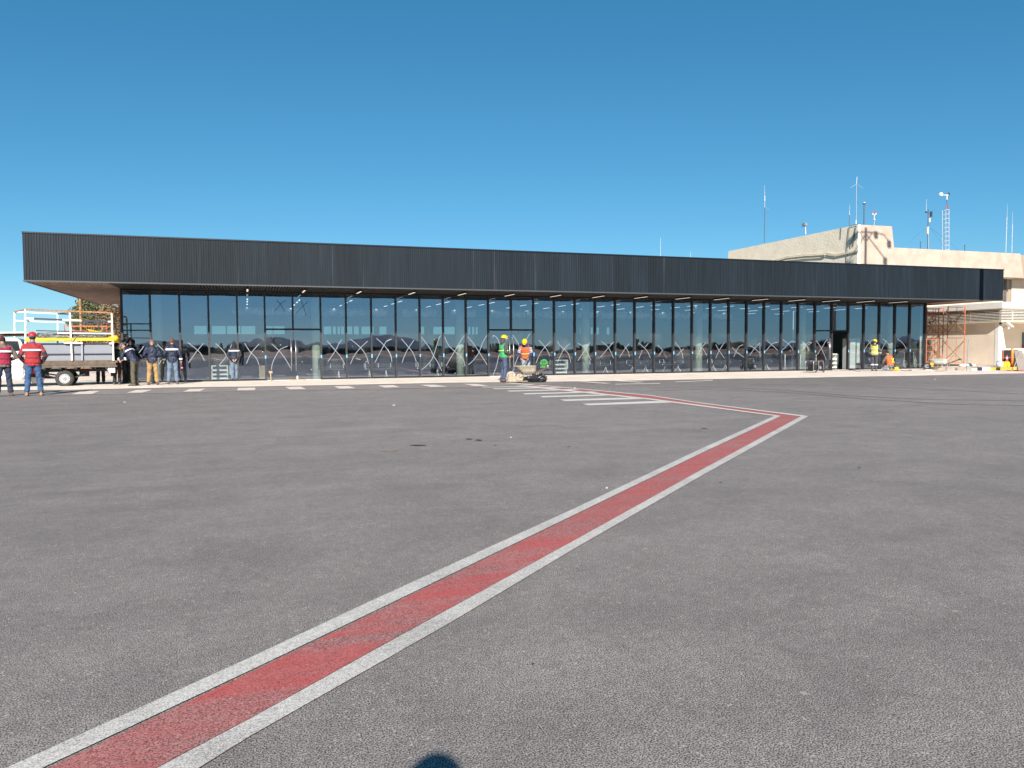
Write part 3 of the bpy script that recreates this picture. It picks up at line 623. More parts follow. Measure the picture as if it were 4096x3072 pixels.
# lamps under the soffit and inside
LPX = [990, 1215, 1436, 1647, 1847.6, 2038, 2222, 2393, 2563, 2731, 2886, 3040, 3187, 3324, 3463, 3592.6]
names = ["above the hooded man", "left of the leftmost double doors", "right of the leftmost double doors", "above the second taped pane past the left doors", "above the first column right of the left doors", "above the middle double doors", "above the green sticker", "above the white counter right of the sticker", "above the column right of the green sticker", "mid way along the right half", "above the fourth column", "two bays right of the fourth column", "above the post barriers", "left of the open doorway", "above the open doorway", "above the yellow vested worker"]
g0 = None
for i, px in enumerate(LPX):
    x = PY(px, 1180, YF+1.6).x
    t = thing("soffit_lamp", "linear warm lamp under the roof edge " + names[i], "lamp", (x, YF+1.6, ZB-.06), 0, "lamps under the roof overhang")
    g = MB(); g.box((-.05, -.65, .012), (.05, .65, .09)); g.build("housing", M_frame, t)
    g = MB(); g.box((-.032, -.62, 0), (.032, .62, .011)); g.build("diffuser", M_lampo, t)
LI = []
for i, px in enumerate(LPX):
    x = PY(px, 1180, YF+1.6).x
    for j, y in enumerate((35.4, 37.1, 39.3, 42.6)):
        g = None
        if not LI:
            t = thing("ceiling_lamp", "white linear lamp hanging inside the glass hall, one of many in rows", "lamp", (x, y, ZB-.25), 0, "linear lamps hanging inside the hall")
            g = MB(); g.box((-.03, -.45, .012), (.03, .45, .06)); g.build("housing", M_frame, t)
            g = MB(); g.box((-.028, -.44, 0), (.028, .44, .011)); g.build("diffuser", M_lamp, t)
            g = MB(); g.tube([(0, -.3, .06), (0, -.3, .35)], .004, 5).tube([(0, .3, .06), (0, .3, .35)], .004, 5); g.build("hanger", M_frame, t); LI.append(t)
        else: dup(LI[0], (x, y, ZB-.25))
# silver duct with torn wrap at the back of the hall, and a beam below it
M_foil = mm("crinkled_foil", (.85, .87, .88), .5, noise=.45, nscale=1.6, bump=1, bscale=5, detail=8)
random.seed(5); zd = PY(1200, 1247, 42.5).z; x = MXW[0]+4
while x < MXW[31]:
    L = random.uniform(1.2, 2.6); g = MB(); n = 9
    g.tube([(x+L*k/n, 42.5+random.uniform(-.03, .03), zd+random.uniform(-.03, .03)) for k in range(n+1)], [random.uniform(.18, .27) for k in range(n+1)], 12)
    part(g, "duct_section", M_foil); x += L + random.choice((.1, .25, .9))
zb_ = PY(1200, 1268, 43.2).z; g = MB(); g.box((MXW[0]+2.5, 43.2, zb_-.05), (MXW[33], 43.3, zb_+.06)); part(g, "beam", M_ceil)

# ------------------------------------------------------------------ things inside the hall
M_ctr = mm("pale_counter_laminate", (.62, .68, .60), .5)
def counter(px0, px1, py0, py1, y, label):
    a = PY(px0, py0, y); b = PY(px1, py0, y); W_ = b.x-a.x; H_ = a.z-ZS
    t = thing("service_counter", label, "counter", (a.x, y, ZS+.004), 0, "service counters inside the glass")
    g = MB(); g.box((0, 0, 0), (.05, .7, H_)).box((W_-.05, 0, 0), (W_, .7, H_)).box((.05, .62, 0), (W_-.05, .7, H_)).box((.05, .0, H_-.05), (W_-.05, .62, H_)); g.build("cabinet", M_ctr, t)
    for f in (.08, .34, .62):
        g = MB(); g.box((.052, .02, H_*f), (W_-.052, .6, H_*f+.07)); g.build("shelf", M_whitep, t)
    g = MB(); g.box((-.10, .1, H_*.35), (-.06, .3, H_*1.0)); g.build("side_guard", M_whitep, t)
    g = MB(); g.box((W_+.06, .1, H_*.35), (W_+.10, .3, H_*1.0)); g.build("side_guard", M_whitep, t)
    g = MB(); g.box((.1, .3, H_+.002), (W_-.1, .32, H_+.35)); g.build("screen", glass_mat("clear_screen", .1, (1, 1, 1), (.85, .9, .88)), t)
counter(845, 912, 1462, 1515, D+.9, "pale slatted service counter inside the glass between the jeans man and the hooded man")
counter(2218, 2268, 1440, 1497, D+.9, "pale slatted service counter inside the glass right of the green sticker")
counter(3325, 3352, 1415, 1472, D+1.1, "pale slatted service counter seen through the open doorway")
M_chrome = mm("chair_chrome", (.80, .80, .79), .4)
M_seat = mm("black_perforated_seat", (.03, .032, .035), .5)
bn = thing("bench_seat", "metal framed waiting bench behind the first taped panes right of the left doors", "bench", (0, 0, 0), 0, "waiting benches inside the glass")
for sx in (0, .56): 
    g = MB(); g.box((sx-.25, -.25, .42), (sx+.25, .22, .46), bev=.01); g.build("seat", M_seat, bn)
    g = MB(); g.box((sx-.25, .22, .47), (sx+.25, .26, .88), bev=.01); g.build("backrest", M_seat, bn)
for sx in (-.29, .28, .85):
    g = MB(); g.tube([(sx, -.25, .46), (sx, -.26, .66), (sx, .16, .66), (sx, .2, .46)], .016, 6); g.build("armrest", M_chrome, bn)
for sx in (-.1, .66):
    g = MB(); g.tube([(sx, -.32, .02), (sx, -.1, .18), (sx, 0, .40)], .022, 6).tube([(sx, .32, .02), (sx, .1, .18), (sx, 0, .36)], .022, 6); g.build("leg", M_chrome, bn)
g = MB(); g.tube([(-.3, 0, .40), (.86, 0, .40)], .025, 6); g.build("rail", M_chrome, bn)
bl = ["metal framed waiting bench behind the first taped panes right of the left doors", "waiting bench behind the third taped pane right of the left doors", "waiting bench behind the panes reflecting the two workers", "waiting bench right of the column that follows the green sticker", "waiting bench two bays further right than the sticker column's bench", "waiting bench just left of the fourth pale column", "waiting bench just right of the fourth pale column", "waiting bench left of the white barrier posts"]
for k, (px, yo) in enumerate(((1345, 1.0), (1535, 1.0), (1740, 1.1), (2415, 1.0), (2575, 1.0), (2705, 1.4), (2895, 1.0), (3060, 1.0))):
    p_ = (PY(px, 1450, D+yo).x, D+yo, ZS+.004)
    if k == 0: bn.location = p_; bn.rotation_euler = (0, 0, math.pi)
    else: dup(bn, p_, math.pi if k % 2 == 0 else math.pi, bl[k])
pl = ["leftmost white barrier post inside the glass", "second white barrier post inside the glass", "white barrier post standing left of the pale column by the open door", "white barrier post in front of the pale column by the open door", "white barrier post just left of the open doorway"]
for k, px in enumerate((3140, 3168, 3192, 3202, 3264)):
    x = PY(px, 1450, D+.7).x; t = thing("barrier_post", pl[k], "post", (x, D+.7, ZS+.004), 0, "white barrier posts inside the glass")
    g = MB(); g.tube([(0, 0, .02), (0, 0, .88)], .032, 10); g.build("pole", M_whitep, t, smooth=True)
    g = MB(); g.tube([(0, 0, 0), (0, 0, .02)], .14, 16); g.build("base", M_steel, t)
p = PY(3418, 1450, D+.75); t = thing("display_fridge", "tall white cabinet inside the glass just right of the open doorway", "cabinet", (p.x-.32, D+.75, ZS+.004))
g = MB(); g.box((0, 0, 0), (.42, .6, 1.75), bev=.01); g.build("body", M_whitep, t)
g = MB(); g.box((.46, .05, .35), (.74, .5, 1.75), bev=.01); g.build("side_panel", M_whitep, t)
g = MB(); g.box((.425, .02, .0), (.455, .58, 1.7)); g.build("gasket", M_seat, t)
t = thing("wheelchair", "wheelchair parked inside the glass by the right end of the hall", "wheelchair", (PY(3640, 1450, D+.6).x, D+.6, ZS+.004), R(30))
for s in (-.28, .28):
    g = MB(); g.torus((0, s, .30), .29, .014, (0, 1, 0)).torus((0, s*1.1, .30), .25, .008, (0, 1, 0)); w_ = g.build("wheel", M_chrome, t)
    g = MB()
    for k in range(10): a = k*math.pi/10; g.bar((.28*math.cos(a), s, .3+.28*math.sin(a)), (-.28*math.cos(a), s, .3-.28*math.sin(a)), .004)
    sub(g, "spokes", M_chrome, w_)
    g = MB(); g.torus((.42, s*.8, .09), .075, .02, (0, 1, 0), 16, 6); g.build("caster", M_tyre, t)
g = MB(); g.box((-.2, -.22, .46), (.22, .22, .5)); g.build("seat", M_seat, t)
g = MB(); g.box((-.24, -.22, .5), (-.21, .22, .92)); g.build("backrest", M_seat, t)
g = MB()
for s in (-.24, .24): g.tube([(-.36, s, .92), (-.22, s, .92), (-.22, s, .3), (.3, s, .3), (.42, s*.9, .12)], .012, 6).tube([(-.22, s, .68), (.2, s, .68), (.22, s, .45)], .012, 6)
g.build("frame", M_chrome, t)
# leaning card and small things at the left doors
a = PY(1050, 1517, D+.35); t0 = MB(); t0.box((-.13, 0, 0), (.13, .03, .62)); o = t0.build("cardboard_sheet", M_ply, loc=(a.x, D+.35, ZS+.015)); o.rotation_euler = (R(-6), 0, 0); tag(o, "tan cardboard sheet leaning inside the glass left of the left double doors", "cardboard")
a = PY(1083, 1517, D-.25); t = thing("floor_brush", "wooden brush standing head up at the foot of the left double doors", "brush", (a.x, D-.25, ZS))
g = MB(); g.box((-.025, -.02, 0), (.025, .02, .3), bev=.006); g.build("handle", M_ply, t)
g = MB(); g.box((-.075, -.03, .302), (.075, .03, .41), bev=.01); g.build("head", M_ply, t)
a = PY(1190, 1518, D-.25); t = thing("plastic_bottle", "small white bottle standing at the foot of the left double doors", "bottle", (a.x, D-.25, ZS))
g = MB(); g.tube([(0, 0, 0), (0, 0, .14), (0, 0, .17), (0, 0, .185)], [.038, .038, .018, .016], 12); g.build("body", M_whitep, t, smooth=True)
g = MB(); g.tube([(0, 0, .186), (0, 0, .21)], .018, 10); g.build("cap", M_galv, t)
a = PY(1180, 1519, D-.2); g = MB(); g.box((-.35, -.05, 0), (.35, .05, .045), bev=.005); tag(g.build("timber_offcut", M_ply, loc=(a.x+.1, D-.33, ZS)), "pale timber strip lying in front of the left double doors", "timber")

# ------------------------------------------------------------------ the old terminal on the right
OB = thing("old_terminal_building", "beige stucco old terminal with a stepped parapet behind the dark roof", "building", (41, 34, 0))
def opart(mb, name, m, parent=None, **k):
    o = mb.build(name, m, **k)
    o.parent = parent or OB
    if not parent: o.matrix_parent_inverse = Matrix.Translation(-Vector((41, 34, 0)))
    return o
YT = 43.3; XT = PY(3428, 1200, YT).x; ZTW = PY(3428, 898, YT).z; XT2 = PY(3566, 1000, YT).x
YT2 = PX(2912, 1100, XT).y; ZTP = PY(3576, 990, YT).z; XP = PY(4081, 1060, YT).x; ZPB = PY(4092, 1111, YT).z
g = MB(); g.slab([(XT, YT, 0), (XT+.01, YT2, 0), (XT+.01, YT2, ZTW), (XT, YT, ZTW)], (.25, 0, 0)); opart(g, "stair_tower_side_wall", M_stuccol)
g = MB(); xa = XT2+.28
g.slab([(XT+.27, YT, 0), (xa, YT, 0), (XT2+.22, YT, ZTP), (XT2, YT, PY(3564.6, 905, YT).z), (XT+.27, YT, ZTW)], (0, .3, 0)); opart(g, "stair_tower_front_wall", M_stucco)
g = MB(); g.slab([(XT+.27, YT+.31, ZTW-.3), (XT2-.02, YT+.31, ZTW-.3), (XT2-.02, YT2, ZTW-.3), (XT+.27, YT2, ZTW-.3)], (0, 0, .15)); opart(g, "stair_tower_roof", M_stucco)
XPB = PY(4094, 1111, YT).x
g = MB(); g.slab([(XT2+.24, YT+.02, ZPB), (XPB, YT+.02, ZPB), (XP, YT+.02, ZTP+.0), (XT2+.24, YT+.02, ZTP)], (0, 1.2, 0)); opart(g, "parapet", M_stucco)
M_shade = mm("shaded_stucco", (.33, .26, .20), .95, noise=.1, nscale=2, bump=1, bscale=9)  # darker copy of the stucco; the side parapet's shade is in its colour
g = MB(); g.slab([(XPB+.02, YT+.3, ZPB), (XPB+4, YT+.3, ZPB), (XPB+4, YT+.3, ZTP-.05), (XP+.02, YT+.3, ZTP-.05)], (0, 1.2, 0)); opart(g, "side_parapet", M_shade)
# upper storey set back
YU = YT+1.5
g = MB(); xw0 = PY(4025, 1150, YU).x; xw1 = PY(4047, 1150, YU).x; zu1 = ZPB+.05; zu0 = 3.4
xr = PY(4400, 1150, YU).x; zc = PY(4030, 1118, YU).z
g.box((XT2+.3, YU, zu0), (xw0, YU+.3, zu1)).box((xw1, YU, zu0), (xr, YU+.3, zu1)).box((xw0, YU, zc+.05), (xw1, YU+.3, zu1)); opart(g, "upper_wall", M_stuccos)
g = MB(); g.box((xw0, YU+.12, zu0), (xw1, YU+.14, zc+.04)); wp = opart(g, "window", mm("curtained_glass", (.30, .26, .21), .15))
g = MB(); g.box((xw0-.3, YU-.05, zu0), (xw0-.02, YU-.004, zc+.05)).box((xw0+.0, YU+.02, zu0), (xw0+.06, YU+.1, zc)); sub(g, "window_frame", M_dark, wp)
# low wing: wall facing left (plane X = XA), front wall and recessed entrance
YA = 32.9; XA = PY(3994, 1380, YA).x
ZC0, ZC1 = PY(4008, 1233, YA-.5).z, PY(4008, 1208, YA-.5).z
zl0, zl1 = PY(4005, 1284, YA-.4).z, PY(4005, 1240, YA-.4).z     # louvre band
YAb = YU
g = MB(); g.box((XA, YA, .2), (XA+.25, YAb, zl0)); opart(g, "side_wall", M_plaster)
g = MB(); g.box((XA-.02, YA+.02, ZS), (XA+.27, YAb, .198)); opart(g, "plinth", M_dark)
g = MB(); g.box((XA-.38, YA-.46, zl1+.03), (XA+9, YAb, ZC0)); opart(g, "eaves_beam", M_stuccos)
g = MB(); g.box((XA-.46, YA-.54, ZC0+.003), (XA+9, YAb, ZC1)); opart(g, "cornice", M_whitep)
g = MB(); g.box((XA+.3, YA+.3, zl0-.02), (XA+9, YAb, zl1+.02)); opart(g, "louvre_backing", M_dark)
g = MB(); n = 7
for k in range(n):
    z = zl0+(zl1-zl0)*(k+.5)/n; g.box((XA-.34, YA-.40, z-.018), (XA-.30, YAb, z+.018)).box((XA-.299, YA-.40, z-.018), (XA+9, YA-.36, z+.018))
for y in (YA-.30, YA+1.6, YA+3.2, YA+4.8): g.box((XA-.298, y, zl0), (XA-.25, y+.05, zl1))
for x in (XA+.6, XA+1.8): g.box((x, YA-.358, zl0), (x+.05, YA-.30, zl1))
opart(g, "louvres", M_oldwhite)
g = MB(); g.box((XA-.36, YA-.42, zl0-.06), (XA+.3, YAb, zl0-.003)).box((XA+.301, YA-.42, zl0-.06), (XA+9, YA+.2, zl0-.003)); opart(g, "sill_band", M_stuccos)
# sloping white pier at the corner
xb = PY(4012, 1284, YA).x; xc = PY(4026, 1440, YA).x
zpa = zl0-.07
g = MB(); g.slab([(XA-.012, YA-.012, .2), (PY(4032, 1470, YA).x, YA-.012, .2), (PY(4005, 1315, YA).x, YA-.012, zpa), (XA-.012, YA-.012, zpa)], (0, .24, 0)); opart(g, "corner_pier", M_whitep)
g = MB(); g.box((XA+.26, YA+2.2, .2), (XA+9, YA+2.4, zl0-.02)); opart(g, "recessed_wall", M_plaster)
g = MB(); g.box((XA+.26, YA+.2, zl0-.07), (XA+9, YA+2.2, zl0-.02)); opart(g, "entrance_ceiling", M_plaster)
# window in the recess at the frame edge
a = PY(4089, 1330, YA+2.18); g = MB(); g.box((a.x, YA+2.15, PY(4089, 1392, YA+2.18).z), (a.x+1.6, YA+2.19, a.z)); wi = opart(g, "window", mm("dim_window", (.09, .13, .13), .1))
g = MB(); g.box((a.x-.001, YA+2.13, PY(4089, 1392, YA+2.18).z), (a.x+1.6, YA+2.148, PY(4089, 1380, YA+2.18).z)); sub(g, "red_sign_band", mm("dark_red_band", (.25, .01, .03), .6), wi)
# raised yellow kerb / platform
KP = G(3800, 1486, ZS).y
yk = PY(3915, 1481, 0).y if False else G(3950, 1482, ZS).y
kx0, kx1 = G(3914, 1482, ZS).x, G(4074, 1481, ZS).x
M_yk = mm("yellow_kerb_paint", (.50, .32, .05), .7, noise=.15, nscale=2)
g = MB(); g.box((kx0-.02, yk+.03, ZS), (XA-.1, YA-.05, .196)).box((XA-.09, yk+.03, ZS), (XA+6, YA+2.1, .196)); struct("raised_platform", g, M_conc)
g = MB(); g.box((kx0+.55, yk, ZS), (XA+6, yk+.027, .2)); struct("yellow_kerb", g, M_yk)
g = MB(); g.box((kx0-.02, yk, ZS), (kx0+.545, yk+.027, .198)); struct("white_kerb", g, M_whitep)
g = MB(); xk = G(3897, 1482, ZS).x; g.box((xk, yk-.02, ZS), (kx0-.025, yk+.5, .215)); struct("kerb_end_block", g, M_dkbar)
g = MB(); xk2 = G(3790, 1480, ZS).x; g.box((xk2, yk+.15, ZS), (xk-.005, YA+.0, .185)); struct("concrete_step", g, M_conc)
# conduits and cables on the side of the stair tower
M_pipe = mm("cream_conduit", (.66, .60, .47), .7)
g = MB()
for k in range(3):
    o_ = -.08-.06*(k % 2); dz = .10*k
    pts = [PX(x, y, XT+o_) for x, y in ((3060,1052),(3150,1026),(3225,1018),(3300,1014))]
    g.tube([p+Vector((0, 0, -dz)) for p in pts], .035, 6)
opart(g, "conduit", M_pipe)
g = MB(); g.slab([PX(x, y, XT-.04) for x, y in ((3290,1018),(3310,1010),(3345,1018),(3435,1000),(3436,1006),(3345,1026))], (-.06, 0, 0)); opart(g, "patched_ledge", M_stuccos)
M_cable = mm("dark_cable", (.05, .04, .03), .7)
for k, pts in enumerate((((3430,896),(3398,905),(3394,940),(3388,1000),(3388,1052)), ((3425,903),(3420,930),(3403,975),(3405,988),(3415,980),(3418,930)))):
    g = MB(); g.tube([PX(x, y, XT-.06) for x, y in pts], .018, 6); opart(g, "cable", M_cable)

# antennas on the old roof
M_ant = mm("antenna_white", (.46, .48, .50), .5)
M_antd = mm("antenna_dark", (.06, .05, .06), .5)
M_antr = mm("antenna_red", (.45, .06, .05), .5)
def tube_px(g, pts, fn, r, n=6): g.tube([fn(*p) for p in pts], r, n)
def atY(Y): return lambda x, y: PY(x, y, Y)
def atX(X): return lambda x, y: PX(x, y, X)
# whip at far end of side wall
f_ = atX(XT+.15)
base = f_(3057, 972); t = thing("whip_antenna", "tall thin whip antenna rising from the sloping line of the left parapet", "antenna", base)
def tp(g, pts, r, name, m, fn=None): 
    r = [q*.7 for q in r] if isinstance(r, list) else r*.75
    g.tube([(fn or f_)(*p)-base for p in pts], r, 6); return g.build(name, m, t)
tp(MB(), [(3057,972),(3059,832)], .035, "mast", M_antd); tp(MB(), [(3059,830),(3058.5,741)], [.03, .012], "whip", M_ant)
tp(MB(), [(3059,828),(3077,839)], .012, "radial", M_ant); tp(MB(), [(3059,828),(3050,838)], .012, "radial", M_ant); tp(MB(), [(3059,805),(3059,782)], .05, "coil", M_ant)
base = f_(3223, 938); t = thing("roof_camera", "small white camera on a short post halfway along the sloping parapet", "camera", base)
tp(MB(), [(3223,938),(3221,905)], .05, "post", M_ant); g = MB(); c = f_(3219, 899)-base; g.box((c.x-.14, c.y-.2, c.z-.12), (c.x+.10, c.y+.2, c.z+.12), bev=.03); g.build("housing", M_galv, t)
f_ = atY(YT+.4); base = f_(3425, 898); t = thing("whip_antenna", "tallest whip antenna, at the corner of the stair tower, with drooping radials", "antenna", base)
tp(MB(), [(3425,898),(3426,735)], .03, "mast", M_galv); tp(MB(), [(3426,735),(3428,707)], [.035, .03], "whip", M_ant); tp(MB(), [(3426,735),(3452,754)], .01, "radial", M_ant); tp(MB(), [(3426,735),(3402,752)], .01, "radial", M_ant); tp(MB(), [(3424,897),(3424,880)], .07, "base_tube", M_ant)
base = f_(3397, 903); t = thing("whip_antenna", "short whip antenna just left of the tallest one", "antenna", base); tp(MB(), [(3397,903),(3398,860)], .025, "mast", M_antd); tp(MB(), [(3398,860),(3399,818)], [.03, .01], "whip", M_ant)
base = f_(3456, 898); t = thing("obstruction_post", "black post with a pale round cap on top of the stair tower", "post", base)
tp(MB(), [(3456,898),(3457,815)], .055, "post", M_antd); g = MB(); c = f_(3457, 812)-base; g.ball(c, (.10, .10, .07), 12); g.build("cap", M_ant, t, smooth=True); g = MB(); g.tube([c+Vector((0, 0, -.07)), c+Vector((0, 0, -.02))], .11, 12); g.build("collar", M_antd, t)
base = f_(3497, 901); t = thing("warning_light", "twin red obstruction lights on a white forked bracket on the tower", "light", base)
g = MB(); P = lambda x, y: f_(x, y)-base; g.tube([P(3497,901), P(3497,884)], .02, 6).tube([P(3497,880), P(3497,862)], .035, 8).tube([P(3497,862), P(3490,855)], .03, 8).tube([P(3497,862), P(3503,855)], .03, 8).ball(P(3497,879), .085, 10); g.build("bracket", M_ant, t)
for x in (3490, 3503):
    g = MB(); g.tube([P(x, 859), P(x, 853)], .06, 10); g.build("lamp_base", M_ant, t); g = MB(); g.tube([P(x, 853), P(x, 847), P(x, 845)], [.055, .05, .02], 10); g.build("red_lens", M_antr, t)
f_ = atY(YT+.8)
base = f_(3712, 996); t = thing("radio_mast", "slim mast carrying white panels and a dark dipole cluster", "antenna", base)
tp(MB(), [(3711,996),(3713,850)], .045, "mast", M_antd); tp(MB(), [(3714,996),(3714,930)], .02, "mast_tube", M_ant)
g = MB(); a = P(3710, 936); b = P(3710, 907); g.box((a.x-.09, -.06, a.z), (a.x+.06, .08, b.z)); g.build("panel", M_ant, t)
g = MB(); a = P(3717, 889); b = P(3717, 873); g.box((a.x-.08, -.06, a.z), (a.x+.09, .08, b.z), bev=.02); g.build("panel", M_ant, t)
g = MB(); a = P(3725, 867); b = P(3725, 846); g.box((a.x-.05, -.06, a.z), (a.x+.05, .08, b.z)); g.build("dark_panel", M_antd, t)
tp(MB(), [(3705,850),(3706,797)], [.025, .012], "whip", M_ant); g = MB(); g.ball(P(3705, 848), .08, 8); g.bar(P(3705,848), P(3725,858), .03).bar(P(3713,838), P(3713,868), .03); g.build("bracket", M_antd, t)
for x, y0, y1, nm in ((3682, 992, 968, "short dark post left of the radio mast on the parapet"), (3859, 1001, 981, "short dark post right of the lattice tower on the parapet")):
    base = f_(x, y0); g = MB(); g.tube([(0, 0, -.05), f_(x, y1)-base], .03, 6); g.ball(f_(x, y1)-base, .045, 6); o = g.build("roof_post", M_antd, loc=base); tag(o, nm, "post")
base = f_(3789, 998); t = thing("wind_vane_tower", "white lattice tower with a white wind vane on top", "antenna tower", base)
g = MB(); xa, xb_ = 3783, 3796
for dy in (0, .3):
    off = Vector((0, dy, 0))
    for a, b in ((3782,998),(3796.5,998)): pass
    g.tube([P(3783,1000)+off, P(3783,838)+off], .02, 5).tube([P(3796,1000)+off, P(3796,838)+off], .02, 5)
n = 9
for k in range(n+1):
    y = 998-160*k/n; g.bar(P(3783, y), P(3796, y), .03).bar(P(3783, y)+Vector((0, .3, 0)), P(3796, y)+Vector((0, .3, 0)), .02).bar(P(3783, y), P(3783, y)+Vector((0, .3, 0)), .02).bar(P(3796, y), P(3796, y)+Vector((0, .3, 0)), .02)
g.build("lattice", M_ant, t)
g = MB()
for k in range(3): y = 998-160*(k*3+1.5)/n; y2 = y-18; g.bar(P(3783, y), P(3796, y2), .02)
g.bar(P(3783, 838), P(3787, 815), .03).bar(P(3796, 838), P(3788, 815), .03); g.build("red_bracing", M_antr, t)
tp(MB(), [(3787.5,816),(3787,800)], .03, "mast_tip", M_antd); tp(MB(), [(3787,799),(3788,782)], .07, "vane_post", M_ant)
g = MB(); g.tube([P(3792,781), P(3772,781)], [.07, .04], 8); g.slab([P(3774,782), P(3772,771), P(3766,769), P(3759,770), P(3758,780), P(3765,784)], (0, .08, 0)); g.build("vane", M_ant, t)
g = MB(); c = P(3795, 777); g.ball(c, (.04, .12, .10), 8); g.bar(c+Vector((0, 0, -.2)), c+Vector((0, 0, .15)), .03); g.build("propeller", M_antd, t)
for x0, y0, x1, y1, l_ in ((4023,1010,4030,815,"taller of two thin whip antennas at the right end of the parapet"),(4047,1010,4051,846,"shorter of two thin whip antennas at the right end of the parapet")):
    base = f_(x0, y0); t = thing("whip_antenna", l_, "antenna", base); ym = y0-(y0-y1)*(.72 if x0 < 4030 else .68)
    tp(MB(), [(x0,y0),(x0+(x1-x0)*.7,ym)], .035, "mast", M_ant); tp(MB(), [(x0+(x1-x0)*.7,ym),(x1,y1)], [.02, .008], "whip", M_ant)
for x0, y0, y1, l_ in ((2642,1032,952,"thin antenna just showing over the middle of the dark roof"), (2762,1036,1008,"tiny antenna tip over the dark roof right of the middle one")):
    base = PY(x0, y0+30, 60); g = MB(); g.tube([(0, 0, 0), PY(x0, y1, 60)-base], [.03, .012], 5); o = g.build("whip_antenna", M_ant, loc=base); tag(o, l_, "antenna")
# guy wires from the lattice tower and mast
g = MB(); g.tube([f_(3722, 912), f_(3776, 950), f_(3830, 997)], .006, 4).tube([f_(3722, 912), f_(3775, 985)], .006, 4).tube([f_(3700, 915), f_(3620, 980)], .005, 4); tag(g.build("guy_wires", M_cable), "thin guy wires running down from the radio mast to the parapet", "wire")

# floodlight on the wing corner
a = PY(4004, 1290, YA-.05); t = thing("wall_floodlight", "white LED floodlight on an arm at the corner of the low beige wing", "floodlight", a)
g = MB(); g.box((-.12, -.06, -.12), (-.02, .02, .0)).tube([(-.06, -.04, -.02), (.02, -.2, .10), (.1, -.35, -.08)], .018, 6).tube([(-.06, -.04, -.2), (-.05, -.2, -.3), (.1, -.3, -.2)], .018, 6); g.build("arm", M_antd, t)
g = MB(); g.box((-.02, -.12, -.035), (.52, .14, .035), rot=Matrix.Rotation(R(28), 3, 'Y'), bev=.01); o = g.build("lamp_head", M_whitep, t); o.location = (.02, -.3, -.14)
g = MB(); g.ball((.22, -.3, -.35), .07, 10); g.build("sensor", M_ant, t, smooth=True)

# tall floodlight mast standing outside the picture; its shadow falls on the roof box and the stair tower
t = thing("floodlight_mast", "tall floodlight mast whose shadow crosses the dark roof and the stair tower", "mast", (36.63, 27.3, 0))
g = MB(); g.tube([(0, 0, 0), (0, 0, 19.1)], [.16, .10], 12); g.build("pole", M_galv, t, smooth=True)
g = MB(); g.bar((-.9, 0, 18.8), (.9, 0, 18.8), .07).tube([(0, 0, 18.1), (-.6, 0, 18.8)], .04, 6).tube([(0, 0, 18.1), (.6, 0, 18.8)], .04, 6).tube([(0, 0, 18.7), (1.7, -.2, 17.1)], .05, 6).tube([(0, 0, 18.7), (-1.1, -.2, 17.4)], .04, 6); g.build("crossarm", M_galv, t)
for p_, s in (((-.85, 0, 18.7), 0), ((.9, 0, 18.7), 0), ((1.7, -.2, 17.0), 1), ((-1.1, -.2, 17.2), 1), ((2.1, 0, 18.1), 1)):
    g = MB(); g.box((p_[0]-.16, p_[1]-.15, p_[2]-.28), (p_[0]+.16, p_[1]+.1, p_[2]+.18), bev=.03); g.build("floodlight", M_antd, t)
g = MB(); g.tube([(.9, 0, 18.8), (1.6, 0, 18.7), (2.1, 0, 18.2)], .045, 6); g.build("bracket", M_galv, t)

# ------------------------------------------------------------------ people
def disp(o, strength, size, tex=[None]):
    k = "cloth_%g" % size
    tx = bpy.data.textures.get(k) or bpy.data.textures.new(k, 'CLOUDS'); tx.noise_scale = size
    d = o.modifiers.new("folds", 'DISPLACE'); d.texture = tx; d.strength = strength; d.mid_level = .5; d.texture_coords = 'LOCAL'
def rem(o, v):
    r = o.modifiers.new("one_surface", 'REMESH'); r.mode = 'VOXEL'; r.voxel_size = v; r.use_smooth_shade = True
    s = o.modifiers.new("smooth", 'SMOOTH'); s.iterations = 3; s.factor = .5
V = Vector
def mk(p): return V((-p[0], p[1], p[2]))
BASE = dict(pel=(0, 0, .95), che=(0, .0, 1.26), nec=(0, -.01, 1.47), hea=(0, .02, 1.63), sh=(.185, 0, 1.41), el=(.25, -.03, 1.13), wr=(.25, .05, .89),
            hip=(.09, 0, .91), kn=(.10, .02, .50), an=(.11, -.02, .09), toe=(0, .19, 0))
_clothmats = {}
def cm(name, col, rough=.85):
    if name not in _clothmats: _clothmats[name] = mm(name, col, rough, noise=.16, nscale=9, bump=.7, bscale=11)
    return _clothmats[name]
